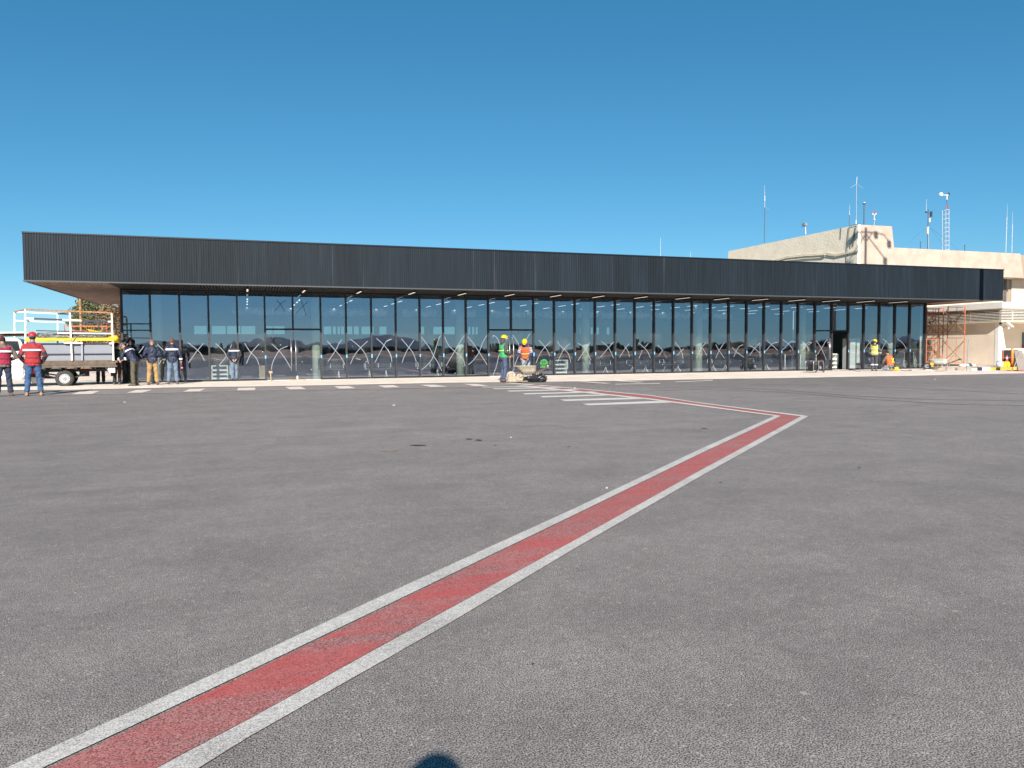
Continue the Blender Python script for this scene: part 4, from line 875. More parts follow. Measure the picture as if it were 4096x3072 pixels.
def person(label, loc, yaw, H=1.75, pose=None, top=None, sleeves=None, trousers=None, boots=None, hat=None, vest=None, stripes=(), hood=None, hair=None, cuffs=None, calf=None, stripe_pat=None, group=None, face=False, left=None, right=None, collar=None):
    J = {k: V(v) for k, v in BASE.items()}
    for k, v in (pose or {}).items(): J[k] = V(v)
    def two(k, side):
        ov = (left if side < 0 else right) or {}
        v = V(ov[k]) if k in ov else J[k]
        return V((v.x*side, v.y, v.z)) if k not in ov else v
    t = thing("person", label, "person", loc, yaw, group); t.scale = (H/1.75,)*3
    pel, che, nec, hea = J['pel'], J['che'], J['nec'], J['hea']
    sp = (nec-pel).normalized()
    shL = [two('sh', s) for s in (-1, 1)]
    rx = (shL[1]-shL[0]).normalized(); fy = sp.cross(rx)*-1
    fy = rx.cross(sp)*-1 if rx.cross(sp).y*0 else sp.cross(rx)
    def torso(g, k=0., lo=-.06, hi=1.0, shoulder=True):
        prof = [(-.10, .135, .10), (0, .168, .118), (.18, .155, .108), (.36, .148, .108), (.58, .172, .120), (.76, .185, .122), (.88, .165, .105), (.97, .10, .078), (1.04, .062, .06)]
        rows = []
        for f, a, b in prof:
            if f < lo or f > hi: continue
            c = (pel.lerp(che, f/.58) if f < .58 else che.lerp(nec, (f-.58)/.42)) if f >= 0 else pel+(pel-che)*(-f)*.6
            rows.append((c, rx*(a+k), fy*(b+k)))
        g.loft(rows, 20, 2.3)
    def limb(g, a, b, c, r, k=0., n=12):
        a, b, c = V(a), V(b), V(c); P = [a, a.lerp(b, .5), b, b.lerp(c, .35), c]; g.tube(P, [q+k for q in (r[0], r[1], r[2], r[3], r[4])], n)
    # one continuous body
    g = MB(); torso(g, -.012)
    g.tube([nec-sp*.06, nec, nec.lerp(hea, .45)], [.062, .056, .052], 12)
    hd = (hea-nec).normalized(); hf = (fy - hd*fy.dot(hd)).normalized()
    if 'look' in (pose or {}): hf = V(pose['look']).normalized(); hf = (hf-hd*hf.dot(hd)).normalized()
    hr = hf.cross(hd)
    g.loft([(hea+hd*z_+hf*o_, hr*a, hf*b) for z_, o_, a, b in ((-.115, .035, .028, .035), (-.10, .03, .048, .058), (-.06, .018, .062, .078), (0, .0, .072, .092), (.05, -.006, .074, .096), (.085, -.01, .064, .082), (.108, -.012, .042, .055), (.118, -.012, .015, .02))], 16)
    g.ball(hea+hf*.098-hd*.018, (.012, .012, .02), 6); g.ball(hea+hf*.088-hd*.055, (.024, .012, .008), 6)
    for s in (-1, 1): g.ball(hea+hr*.074*s-hf*.005-hd*.01, (.010, .018, .028), 6)
    limbs = []
    for s in (-1, 1):
        sh, el, wr = two('sh', s), two('el', s), two('wr', s); hip, kn, an = two('hip', s), two('kn', s), two('an', s)
        limb(g, sh, el, wr, (.052, .046, .038, .040, .026))
        fd = (wr-el).normalized(); side = rx*s; inn = (fd.cross(side)).normalized()
        pc = wr+fd*.05; g.tube([wr-fd*.01, wr+fd*.03, wr+fd*.085], [(.020, .028), (.016, .040), (.013, .040)], 10, ref=side)
        pn = fd.cross(side).normalized(); pw = pn.cross(fd).normalized()
        curl = pn*(-.022 if s > 0 else .022)
        for k, L in enumerate((.066, .075, .07, .055)):
            r0 = wr+fd*.08+pn*(-.030+.02*k); d1 = r0+fd*L*.5; d2 = d1+fd*L*.35-side*.022; g.tube([r0, d1, d2], [.0095, .009, .007], 6)
        r0 = wr+fd*.03-pn*.032; g.tube([r0, r0+fd*.03-pn*.022, r0+fd*.06-pn*.026-side*.01], [.012, .010, .008], 6)
        limb(g, hip, kn, an, (.082, .066, .050, .052, .036))
        toe = J['toe']; tv = two('toe', s) if (left or right) and 'toe' in ((left if s < 0 else right) or {}) else toe
        g.tube([an+V((0, 0, -.045))-tv.normalized()*.05, an+V((0, 0, -.05))+tv*.4, an+V((0, 0, -.06))+tv*.85], [.036, .034, .022], 8)
        limbs.append((sh, el, wr, hip, kn, an, tv))
    b = g.build("body", M_skin, t, smooth=True); rem(b, .0085)
    for s in (-1, 1):
        g = MB(); g.ball(hea+hf*.084+hr*.030*s+hd*.005, .010, 8); g.build("eye", cm("eye_dark", (.03, .02, .02), .3), t, smooth=True)
    # trousers
    g = MB(); c0 = pel
    g.loft([(pel+sp*.10, rx*.162, fy*.118), (pel+sp*.0, rx*.176, fy*.128), (pel-sp*.09, rx*.165, fy*.12), (pel-sp*.14, rx*.10, fy*.09)], 20, 2.2)
    for (sh, el, wr, hip, kn, an, tv) in limbs: g.tube([hip+V((0, 0, .02)), hip.lerp(kn, .5), kn, kn.lerp(an, .4), kn.lerp(an, .96)], [.104, .090, .074, .074, .068], 14)
    o = g.build("trousers", trousers, t, smooth=True); rem(o, .014); disp(o, .045, .08)
    for (sh, el, wr, hip, kn, an, tv) in limbs:
        g = MB(); dn = (an-kn).normalized(); td = tv.normalized(); sole = an+V((0, 0, -.085)) if dn.z < -.5 else an+dn*.06
        g.tube([an-dn*.10, an-dn*.02], [.055, .056], 12)
        g.loft([(an+dn*.05-td*.085, rx*.03, dn*.035), (an+dn*.045-td*.06, rx*.045, dn*.045), (an+dn*.04, rx*.050, dn*.052), (an+dn*.052+td*.1, rx*.052, dn*.038), (an+dn*.06+td*.17, rx*.048, dn*.028), (an+dn*.068+td*.205, rx*.028, dn*.018)], 12)
        o = g.build("boot", boots, t, smooth=True); rem(o, .012)
    # top with sleeves
    g = MB(); torso(g, .022, lo=-.15, hi=1.05)
    g.loft([(pel-sp*.10, rx*.178, fy*.135), (pel-sp*.02, rx*.192, fy*.145), (pel+sp*.06, rx*.185, fy*.135)], 20, 2.3)
    for (sh, el, wr, *_r) in limbs:
        lc = (-rx if (sh-che).dot(rx) < 0 else rx)
        g.tube([sh-lc*.06-sp*.01, sh+lc*.0, sh.lerp(el, .5), el, el.lerp(wr, .4), el.lerp(wr, .93)], [.078, .072, .066, .056, .055, .046], 14)
    o = g.build("jacket", top, t, smooth=True); rem(o, .014); disp(o, .05, .09)
    if sleeves:
        for (sh, el, wr, *_r) in limbs: g = MB(); g.tube([sh.lerp(el, .62), el, el.lerp(wr, .45), el.lerp(wr, .95)], [.066, .063, .057, .049], 14); o = g.build("undersleeve", sleeves, t, smooth=True); rem(o, .012); disp(o, .02, .08)
    if collar:
        g = MB(); g.tube([nec-sp*.05, nec+sp*.02, nec+sp*.055], [.085, .078, .07], 14); o = g.build("collar", collar, t, smooth=True); rem(o, .01)
    if stripe_pat:                                           # striped sleeves: bands round each arm
        for (sh, el, wr, *_r) in limbs:
            g = MB()
            for f in (.25, .45, .65, .85): a = sh.lerp(el, f); d_ = (el-sh).normalized(); g.tube([a-d_*.012, a+d_*.012], .073, 14)
            g.build("sleeve_stripe", stripe_pat, t, smooth=True)
    M_refl = cm("reflective_tape", (.80, .80, .80), .4)
    if vest:
        g = MB(); torso(g, .040, lo=-.15, hi=.90); g.loft([(pel-sp*.03, rx*.205, fy*.155), (pel+sp*.05, rx*.200, fy*.150)], 20, 2.3)
        for (sh, *_r) in limbs:
            s_ = 1 if (sh-che).dot(rx) > 0 else -1; g.tube([sh-rx*s_*.02-sp*.02-fy*.05, sh-rx*s_*.055+sp*.035, sh-rx*s_*.02-sp*.02+fy*.05], [.052, .05, .052], 10)
        o = g.build("vest", vest, t, smooth=True); rem(o, .012); disp(o, .012, .12)
    def band(f, h_, k, m, nm="reflective_stripe", half=None):
        g = MB()
        c = pel.lerp(che, f/.58) if f < .58 else che.lerp(nec, (f-.58)/.42); a, b_ = (.19, .13)
        if f < .5: a, b_ = .18, .125
        rows = [(c-sp*h_/2, rx*(a+k), fy*(b_+k)), (c+sp*h_/2, rx*(a+k), fy*(b_+k))]
        g.loft(rows, 24, 2.3, closed=False); g.build(nm, m, t, smooth=True)
    for f, h_, k, m in stripes: band(f, h_, k, m or M_refl)
    if cuffs:
        for (sh, el, wr, *_r) in limbs: a = el.lerp(wr, cuffs); d_ = (wr-el).normalized(); g = MB(); g.tube([a-d_*.03, a+d_*.03], .062, 14); g.build("cuff_stripe", M_refl, t, smooth=True)
    if calf:
        for (sh, el, wr, hip, kn, an, tv) in limbs: a = kn.lerp(an, calf); d_ = (an-kn).normalized(); g = MB(); g.tube([a-d_*.028, a+d_*.028], .092, 14); g.build("leg_stripe", M_refl, t, smooth=True)
    if hair:
        g = MB(); g.loft([(hea+hd*z_+hf*o_, hr*a, hf*b) for z_, o_, a, b in ((-.05, -.055, .058, .045), (.0, -.030, .080, .078), (.05, -.012, .083, .098), (.09, -.014, .070, .086), (.125, -.014, .030, .04))], 16); o = g.build("hair", hair, t, smooth=True); rem(o, .009)
    if hood:
        g = MB(); g.loft([(hea+hd*z_+hf*o_, hr*a, hf*b) for z_, o_, a, b in ((-.16, -.03, .085, .085), (-.10, -.025, .088, .090), (-.02, -.022, .092, .102), (.05, -.018, .093, .108), (.10, -.02, .075, .09), (.135, -.02, .03, .04))], 16); o = g.build("hood", hood, t, smooth=True); rem(o, .01)
    if hat:
        kind, hm_ = hat[0], hat[1]
        if kind == 'helmet':
            g = MB(); c = hea+hd*.045; g.loft([(c+hd*z_, hr*a, hf*b) for z_, a, b in ((-.012, .108, .125), (.0, .113, .132), (.03, .110, .128), (.07, .098, .115), (.10, .075, .09), (.118, .045, .055), (.124, .012, .015))], 20)
            g.slab([c+hf*(.10+.055*math.sin(math.pi*k/8))+hr*(.085-.17*k/8)-hd*.01 for k in range(9)], hd*.01)
            g.tube([c+hf*.11+hd*.05, c+hd*.122, c-hf*.11+hd*.05], [.012, .016, .012], 8)
            g.build("hard_hat", hm_, t, smooth=True)
            g = MB(); g.loft([(c-hd*.045, hr*.084, hf*.104), (c-hd*.015, hr*.09, hf*.11)], 16); g.build("headband", M_refl, t, smooth=True)
        elif kind == 'cap':
            g = MB(); c = hea+hd*.03; g.loft([(c+hd*z_, hr*a, hf*b) for z_, a, b in ((-.02, .088, .106), (.02, .090, .108), (.06, .080, .095), (.085, .055, .068), (.10, .02, .025))], 18)
            if len(hat) > 2: g.slab([c-hd*.01+hf*(.09+.07*math.sin(math.pi*k/6))+hr*(.07-.14*k/6) for k in range(7)], hd*.008)
            g.build("cap", hm_, t, smooth=True)
    return t
navy = cm("navy_jacket", (.011, .018, .045), .6); dgrey = cm("dark_grey_cloth", (.07, .065, .075)); khaki = cm("khaki_cloth", (.33, .21, .09)); olive = cm("olive_cloth", (.085, .075, .05))
jeans = cm("blue_denim", (.035, .085, .18)); jeansl = cm("faded_denim", (.12, .17, .235)); jeansd = cm("dark_denim", (.025, .035, .06)); redv = cm("red_vest_cloth", (.32, .025, .03)); redv2 = cm("crimson_vest_cloth", (.30, .018, .05))
black = cm("black_cloth", (.015, .016, .02)); boot1 = cm("tan_boot_leather", (.33, .19, .09)); boot2 = cm("brown_boot_leather", (.11, .07, .055)); boot3 = cm("dusty_dark_shoe", (.08, .075, .07))
yelh = cm("yellow_helmet_plastic", (.66, .48, .005), .35); redh = cm("red_helmet_plastic", (.62, .02, .03), .35); brownh = cm("brown_hair", (.11, .045, .025)); blackh = cm("black_hair", (.015, .012, .012))
greenv = cm("green_vest_cloth", (.045, .30, .10)); orangev = cm("orange_vest_cloth", (.62, .12, .035)); yelv = cm("yellow_vest_cloth", (.42, .44, .10)); hoodg = cm("mauve_grey_hoodie", (.065, .052, .06)); taupe = cm("taupe_hoodie", (.15, .12, .10))
camo = mm("camo_cap_cloth", (.12, .10, .095), .9, noise=.5, nscale=28); bluegrey = cm("blue_grey_trousers", (.06, .08, .145)); lightj = cm("light_jeans", (.24, .30, .34)); cream = cm("cream_stripe_cloth", (.62, .60, .60)); greyt = cm("grey_work_trousers", (.05, .05, .065)); whitecl = cm("white_patch", (.78, .76, .78), .5)
front = dict(el=(.29, -.02, 1.14), wr=(.13, .19, 1.03))
def foot(px, py, z=0.): p = G(px, py, z); return (p.x, p.y, z)
def look(px, extra=0): # yaw so that the person has their back to the camera
    d = ray(px, 1400); return -math.atan2(d.x, d.y)+extra
person("man in crimson vest, taupe hoodie and red cap at the left edge", foot(18, 1585), look(18, R(8)), 1.80, dict(front, hea=(0, .07, 1.60), an=(.16, -.02, .09), kn=(.13, .02, .5), el=(.33, -.05, 1.12)), taupe, None, jeansd, boot2, ('cap', redh, 1), redv2, [(.66, .055, .062, None), (.28, .012, .06, black)], hood=None, hair=blackh, collar=taupe)
person("man in red hard hat, red vest and blue jeans in front of the truck", foot(137, 1583), look(137, R(-4)), 1.86, dict(front, hea=(0, .03, 1.63), an=(.17, -.02, .09), kn=(.135, .02, .5), el=(.31, -.06, 1.12), wr=(.22, .10, .95)), redv, cm("black_sleeves", (.02, .024, .032)), jeans, boot1, ('helmet', redh), redv, [(.64, .052, .062, None), (.25, .010, .06, black)], hair=blackh, collar=cm("blue_neck_gaiter", (.05, .07, .30)))
person("man in khaki trousers, navy jacket and camo cap with his back turned", foot(612, 1540, ZS), look(612, R(-3)), 1.72, dict(front, hea=(0, .05, 1.61), an=(.15, -.02, .09), kn=(.12, .02, .5)), navy, None, khaki, boot2, ('cap', camo), None, [], hair=None, collar=black, hood=None)
person("man in light jeans and white striped navy jacket holding a bottle", foot(692, 1537, ZS), look(692), 1.76, dict(an=(.15, -.02, .09), kn=(.12, .02, .5), el=(.28, -.03, 1.13), wr=(.30, .04, .90)), navy, None, jeansl, boot2, None, None, [(.72, .06, .050, None)], hair=brownh, cuffs=.72, collar=black)
person("hooded man in navy vest and jeans, hands behind his back, at the glass", foot(939, 1524, ZS), look(939, R(2)), 1.66, dict(el=(.27, -.10, 1.13), wr=(.06, -.21, .93), an=(.09, -.02, .09), kn=(.09, .02, .5)), cm("black_sleeves", (.02, .024, .032)), None, jeansl, boot3, None, navy, [(.74, .05, .062, None)], hood=black)
person("man in olive trousers and navy jacket bending towards the truck tail", foot(537, 1543, ZS), look(537, R(62)), 1.72, dict(pel=(0, -.04, .94), che=(0, .12, 1.23), nec=(0, .27, 1.41), hea=(0, .39, 1.48), sh=(.185, .22, 1.35), el=(.25, .30, 1.08), wr=(.18, .50, .96), hip=(.09, -.04, .90), kn=(.11, -.02, .5), an=(.13, -.04, .09), look=(0, .6, -.8)), navy, None, olive, boot3, ('cap', camo), None, [(.72, .045, .050, whitecl)], hair=None, cuffs=.6, collar=black)
person("dark haired man with a navy mask looking right between the truck and the glass", foot(519, 1534, ZS), look(519, R(-70)), 1.76, dict(front, pel=(0, -.02, .95), che=(0, -.05, 1.26), nec=(0, -.03, 1.46), hea=(0, .0, 1.62), sh=(.185, -.04, 1.40)), navy, None, black, boot3, None, None, [(.70, .05, .046, whitecl)], hair=blackh, collar=navy)
person("man in a black cap and dark jacket half hidden behind the truck tail", foot(470, 1538, ZS), look(477, R(-30)), 1.60, dict(front), cm("dark_green_jacket", (.012, .03, .02)), None, black, boot3, ('cap', black), None, [], hair=blackh)
person("worker in dark trousers mostly hidden behind the truck bed, legs showing below", foot(404, 1536, ZS), look(404), 1.55, dict(front), dgrey, None, black, boot3, None, None, [], hair=blackh)
person("worker in a green vest, mauve hoodie and yellow hard hat facing right", foot(2015, 1526, ZS), look(2015, R(-68)), 1.78, dict(el=(.27, -.02, 1.14), wr=(.16, .24, 1.00), an=(.10, -.03, .09), kn=(.10, .03, .5), look=(-.1, 1, 0)), hoodg, None, bluegrey, boot2, ('helmet', yelh), greenv, [(.45, .04, .058, cm("lime_stripe", (.45, .75, .25), .5))], hood=hoodg)
person("worker in an orange vest, striped shirt and yellow hard hat leaning over the wheelbarrow", foot(2104, 1518, ZS), look(2104, R(172)), 1.76, dict(pel=(0, 0, .94), che=(0, .10, 1.22), nec=(0, .20, 1.42), hea=(0, .31, 1.52), sh=(.19, .16, 1.36), el=(.26, .22, 1.08), wr=(.14, .38, .86), an=(.12, -.02, .09), look=(0, .6, -.8)), cm("navy_shirt", (.04, .03, .09)), None, lightj, boot2, ('helmet', yelh), orangev, [(.38, .035, .060, cm("lime_stripe", (.45, .75, .25), .5))], stripe_pat=cream, hair=blackh)
person("worker in a yellow vest, grey work trousers and yellow hard hat facing the glass", foot(3497, 1484.5, ZS), look(3497, R(-18)), 1.64, dict(front, hea=(0, .03, 1.62), an=(.10, -.02, .09), el=(.30, -.02, 1.12), wr=(.24, .18, .98)), dgrey, None, greyt, boot3, ('helmet', yelh), yelv, [(.56, .03, .056, cm("silver_stripe", (.55, .55, .5), .5)), (.18, .03, .058, cm("silver_stripe", (.55, .55, .5), .5))], hair=blackh, cuffs=.5, calf=.35)
kp = person("worker in an orange vest with a yellow cross kneeling at the foot of the glass", foot(3556, 1484, ZS), look(3556, R(52)), 1.68, dict(pel=(0, -.08, .33), che=(0, -.0, .64), nec=(0, .06, .85), hea=(0, .14, .99), sh=(.19, .03, .79), el=(.25, .16, .52), wr=(.14, .36, .34), hip=(.10, -.08, .29), kn=(.13, .36, .11), an=(.12, -.10, .10), toe=(0, -.16, -.02), look=(0, .8, -.6)), taupe, None, lightj, boot1, None, orangev, [], hair=blackh)
g = MB(); yx = cm("yellow_cross_tape", (.80, .66, .10), .5)
for s in (-1, 1): g.bar((-.10*s, -.245, .45), (.10*s, -.205, .70), .035, .012, up=(0, 1, 0))
g.build("reflective_cross", yx, kp)
# white shoulder patches on the khaki man
# the photographer, behind the camera: only the head's shadow shows
hs_ = G(1750, 3010); hz = 1.74; bk = V((hs_.x, hs_.y, 0)) - V((SD.x, SD.y, 0))*(hz/-SD.z)
person("photographer whose head casts the dark shadow at the bottom edge of the asphalt", (bk.x, bk.y, 0), -YAW, 1.72, dict(el=(.22, .12, 1.16), wr=(.10, .36, 1.28), hea=(0, .0, 1.62)), dgrey, None, jeansd, boot2, ('cap', black), None, [], hair=blackh)
# bottle in the jeans man's hand
a = PY(728, 1470, G(692, 1537, ZS).y-.02); t = thing("drink_bottle", "dark drink bottle with a pink label held by the man in light jeans", "bottle", (a.x, a.y, a.z-.13))
g = MB(); g.tube([(0, 0, 0), (0, 0, .03), (0, 0, .17), (0, 0, .22), (0, 0, .25)], [.03, .036, .034, .016, .014], 12); g.build("body", cm("cola_plastic", (.02, .008, .01), .2), t, smooth=True)
g = MB(); g.tube([(0, 0, .09), (0, 0, .15)], .037, 12); g.build("label", cm("pink_label", (.75, .2, .3), .6), t, smooth=True)
g = MB(); g.tube([(0, 0, .251), (0, 0, .27)], .016, 10); g.build("cap", cm("bottle_cap", (.6, .03, .05), .5), t)

# ------------------------------------------------------------------ truck
TA = R(-6); tp0 = G(259, 1549); tn = V((math.sin(TA), math.cos(TA), 0)); tu = V((math.cos(TA), -math.sin(TA), 0))
# local frame: x to the rear (right), y away from camera, z up ; origin under the rear wheel
TR = thing("flatbed_truck", "white flatbed pickup truck with a stake cage and yellow tarpaulin, parked at the left", "truck", tp0, 0)
rotz = math.atan2(tu.y, tu.x); TR.rotation_euler = (0, 0, rotz); tn2 = V((-tu.y, tu.x, 0))
def TL(px, py, v=0.):                                        # pixel -> truck-local point in the plane y = v
    p = hit(px, py, tp0+tn2*v, tn2)-tp0; return V((p.dot(tu), v, p.z))
def zr(z): return 1150+z/3.318
def xr_(x): return x/3.318
WID = 1.85
deck0 = TL(xr_(560), zr(1042)); deck1 = TL(xr_(1555), zr(1042)); zdk = .5*(deck0.z+deck1.z)+.02; xd0 = TL(xr_(300), zr(1030)).x; xd1 = deck1.x
g = MB(); g.box((xd0, -.08, zdk-.07), (xd1, WID+.08, zdk)); TRdeck = g.build("bed_deck", mm("worn_grey_bed", (.11, .095, .08), .8, noise=.3, nscale=7), TR)
g = MB()
k = xd0+.15
while k < xd1-.1: g.box((k, -.05, zdk-.14), (k+.06, WID+.05, zdk-.073)); k += .5
g.box((xd0-.8, .45, zdk-.24), (xd1-.15, .55, zdk-.143)).box((xd0-.8, WID-.55, zdk-.24), (xd1-.15, WID-.45, zdk-.143)); g.build("chassis", M_chas, TR)
xs0, xs1 = TL(xr_(310), zr(900)).x, TL(xr_(1515), zr(900)).x
z970 = TL(xr_(1000), zr(970)).z; z745 = TL(xr_(1000), zr(742)).z
g = MB(); g.box((xs0, -.03, zdk+.005), (xs1+.05, .01, z970-.003)); g.build("side_board", M_wood, TR)
M_cargo = mm("grey_cargo_panel", (.205, .22, .25), .55, noise=.05, nscale=2)
g = MB(); g.box((xs0, .03, z970), (xs1, .09, z745)).box((xs0, WID-.09, zdk), (xs1, WID-.03, z745)).box((xs1-.05, .095, zdk), (xs1, WID-.095, z745)); g.build("side_panel", M_cargo, TR)
g = MB()
for z_ in (742, 882): c = TL(xr_(1000), zr(z_)); g.box((xs0, -.035, c.z-.016), (xs1+.02, .0, c.z+.016))
c = TL(xr_(1000), zr(575)); g.bar(TL(xr_(480), zr(572)), TL(xr_(1500), zr(600)), .04); g.build("dark_rail", M_dkbar, TR)
# stake posts (near side) and cage
for xx, z0, z1 in ((340, 285, 1010), (928, 330, 970), (1490, 345, 972)):
    if xx == 340: a = TL(xr_(345), zr(960)); b = TL(xr_(338), zr(288))
    elif xx == 928: a = TL(xr_(958), zr(968)); b = TL(xr_(928), zr(335))
    else: a = TL(xr_(1508), zr(972)); b = TL(xr_(1482), zr(345))
    g = MB(); a.y = b.y = -.06; g.bar(a, b, .055); g.build("stake_post", M_oldwhite, TR)
g = MB(); c = TL(xr_(1088), zr(742)); c2 = TL(xr_(1090), zr(970)); c.y = c2.y = -.045; g.bar(c2, c, .06, .02); g.build("panel_batten", M_galv, TR)
for xx, ya, yb_ in ((188, 322, 590), (760, 345, 600), (1305, 372, 600)):
    g = MB(); a = TL(xr_(xx), zr(yb_), WID); b = TL(xr_(xx+5), zr(ya), WID); a.z = max(zdk, a.z-.5); g.bar(a, b, .05); g.build("stake_post", M_oldwhite, TR)
g = MB(); n0, n1_ = TL(xr_(338), zr(290)), TL(xr_(1482), zr(336)); g.bar(n0, n1_, .05); g.build("cage_top_rail", M_rust, TR)
f0, f1_ = TL(xr_(192), zr(322), WID), TL(xr_(1310), zr(372), WID); g = MB(); g.bar(f0, f1_, .05); g.build("cage_top_rail", M_oldwhite, TR)
g = MB(); g.bar(n0, f0, .04).bar(n1_, f1_, .045).bar(TL(xr_(930), zr(330)), TL(xr_(760), zr(347), WID), .03); g.build("cage_cross_rail", M_rust, TR)
def seg_rail(pts, name="cage_mid_rail"):
    for (xa, ya, xb2, yb2, m) in pts:
        g = MB(); a = TL(xr_(xa), zr(ya)); b = TL(xr_(xb2), zr(yb2)); a.y = b.y = -.09; g.bar(a, b, .03, .06); g.build(name, m, TR)
seg_rail([(340,408,455,415,M_oldwhite),(457,415,832,430,M_dkbar),(834,430,1085,440,M_oldwhite),(1087,440,1430,452,M_dkbar),(1432,452,1500,456,M_oldwhite)])
seg_rail([(850,733,1100,738,M_oldwhite),(1448,742,1512,744,M_oldwhite)], "rail_sleeve")
g = MB(); g.bar(TL(xr_(200), zr(440), WID), TL(xr_(1300), zr(480), WID), .05); g.build("cage_mid_rail", M_oldwhite, TR)
g = MB(); g.bar(TL(xr_(760), zr(605)), TL(xr_(1500), zr(612)), .05).bar(TL(xr_(0), zr(600)), TL(xr_(345), zr(596)), .05); g.build("cage_low_rail", M_oldwhite, TR)
# cab
z_roof = TL(xr_(200), zr(668), 0).z; z_sill = TL(xr_(200), zr(1225)).z; z_belt = TL(xr_(200), zr(860)).z; xc1 = TL(xr_(292), zr(900)).x; xc0 = xc1-1.75
g = MB(); outl = [(xc1, z_sill), (xc1+.06, z_sill+.12), (xc1+.07, z_belt), (xc1-.01, z_roof-.12), (xc1-.10, z_roof-.03), (xc1-.3, z_roof), (xc0+.55, z_roof), (xc0+.35, z_roof-.05), (xc0-.15, z_belt+.03), (xc0-1.0, z_belt-.06), (xc0-1.15, z_belt-.2), (xc0-1.18, z_sill+.05), (xc0-1.1, z_sill-.02)]
g.slab([(x, .02, z) for x, z in outl], (0, WID-.14, 0)); bmesh.ops.bevel(g.bm, geom=[e for e in g.bm.edges if e.calc_length() > 1.5 or abs((e.verts[0].co-e.verts[1].co).y) < .01], offset=.03, segments=2, affect='EDGES'); g.build("cab_body", M_cabw, TR)
M_cwin = mm("cab_window_glass", (.02, .025, .03), .05)
dsh = thing  # door
g = MB(); g.slab([(x, .012, z) for x, z in ((xc1-.02, z_sill+.06), (xc1+.02, z_sill+.2), (xc1+.03, z_belt), (xc0+.12, z_belt), (xc0+.1, z_sill+.06))], (0, -.012, 0)); dr = g.build("cab_door", M_cabw, TR)
g = MB(); g.box((xc1-.22, -.012, z_belt-.16), (xc1-.08, -.002, z_belt-.125)); sub(g, "door_handle", M_chas, dr)
g = MB(); g.slab([(x, .012, z) for x, z in ((xc1-.05, z_belt+.05), (xc1-.11, z_roof-.12), (xc0+.6, z_roof-.1), (xc0+.2, z_belt+.05))], (0, -.008, 0)); g.build("side_window", M_cwin, TR)
g = MB(); g.box((xc1+.0, .25, z_belt+.06), (xc1+.075, WID-.35, z_roof-.16)); g.build("rear_window", M_cwin, TR)
# wheels
def wheel(x, y, nm="wheel", s=1):
    rr_ = .315; g = MB(); g.torus((x, y, rr_), rr_-.09, .088, (0, 1, 0), 32, 12); tube = g
    w_ = tube.build(nm, M_tyre, TR, smooth=True)
    g = MB(); g.tube([(x, y-.07*s, rr_), (x, y-.045*s, rr_)], [.185, .165], 24).tube([(x, y-.045*s, rr_), (x, y+.06*s, rr_)], .19, 24); rm = sub(g, "rim", M_rim, w_)
    g = MB(); g.tube([(x, y-.10*s, rr_), (x, y-.068*s, rr_)], [.05, .065], 16)
    sub(g, "hub", M_galv, w_)
    g = MB()
    for k in range(14): a = k*math.pi/7; g.box((x+.14*math.cos(a)-.014, y-.0745*s, rr_+.14*math.sin(a)-.009), (x+.14*math.cos(a)+.014, y-.0715*s, rr_+.14*math.sin(a)+.009))
    sub(g, "rim_slots", M_chas, w_)
wheel(0, .12); wheel(0, WID-.12, s=-1); wheel(xc0-.55, .12); wheel(xc0-.55, WID-.12, s=-1)
g = MB(); g.tube([(0, .2, .31), (0, WID-.2, .31)], .06, 10).ball((0, WID/2, .31), .16, 10); g.tube([(0, WID/2, .32), (xc0, WID/2, .42)], .04, 8); g.build("axle", M_chas, TR)
g = MB(); g.tube([(-.65, .3, .46), (-.3, .3, .34), (.3, .3, .34), (.65, .3, .46)], .03, 6); g.tube([(-.65, WID-.3, .46), (0, WID-.3, .33), (.65, WID-.3, .46)], .03, 6); g.build("leaf_spring", M_chas, TR)
a = TL(xr_(440), zr(1105)); g = MB(); g.box((a.x-.13, .3, a.z-.12), (a.x+.13, .6, a.z+.12), bev=.02); g.build("red_tank", M_redm, TR)
a = TL(xr_(430), zr(1240)); g = MB(); g.slab([(TL(xr_(x), zr(y), .1)) for x, y in ((405,1190),(595,1200),(575,1275),(420,1270))], (0, .02, 0)); g.build("mud_flap", M_dark, TR)
a = TL(xr_(1470), zr(1090)); g = MB(); g.slab([TL(xr_(x), zr(y), .0) for x, y in ((1400,1060),(1525,1060),(1528,1130),(1455,1130))], (0, WID, 0)); g.build("rear_bumper", M_oldwhite, TR)
for a_, b_, nm in (((xd1-.25, .55, .36), (xd1-.1, WID-.5, .50), "rear_crossmember"), ((.45, .5, .38), (.75, 1.0, .58), "spare_carrier"), ((-1.5, .6, .34), (-.6, 1.1, .58), "fuel_tank")):
    g = MB(); g.box(a_, b_); g.build(nm, M_chas, TR)
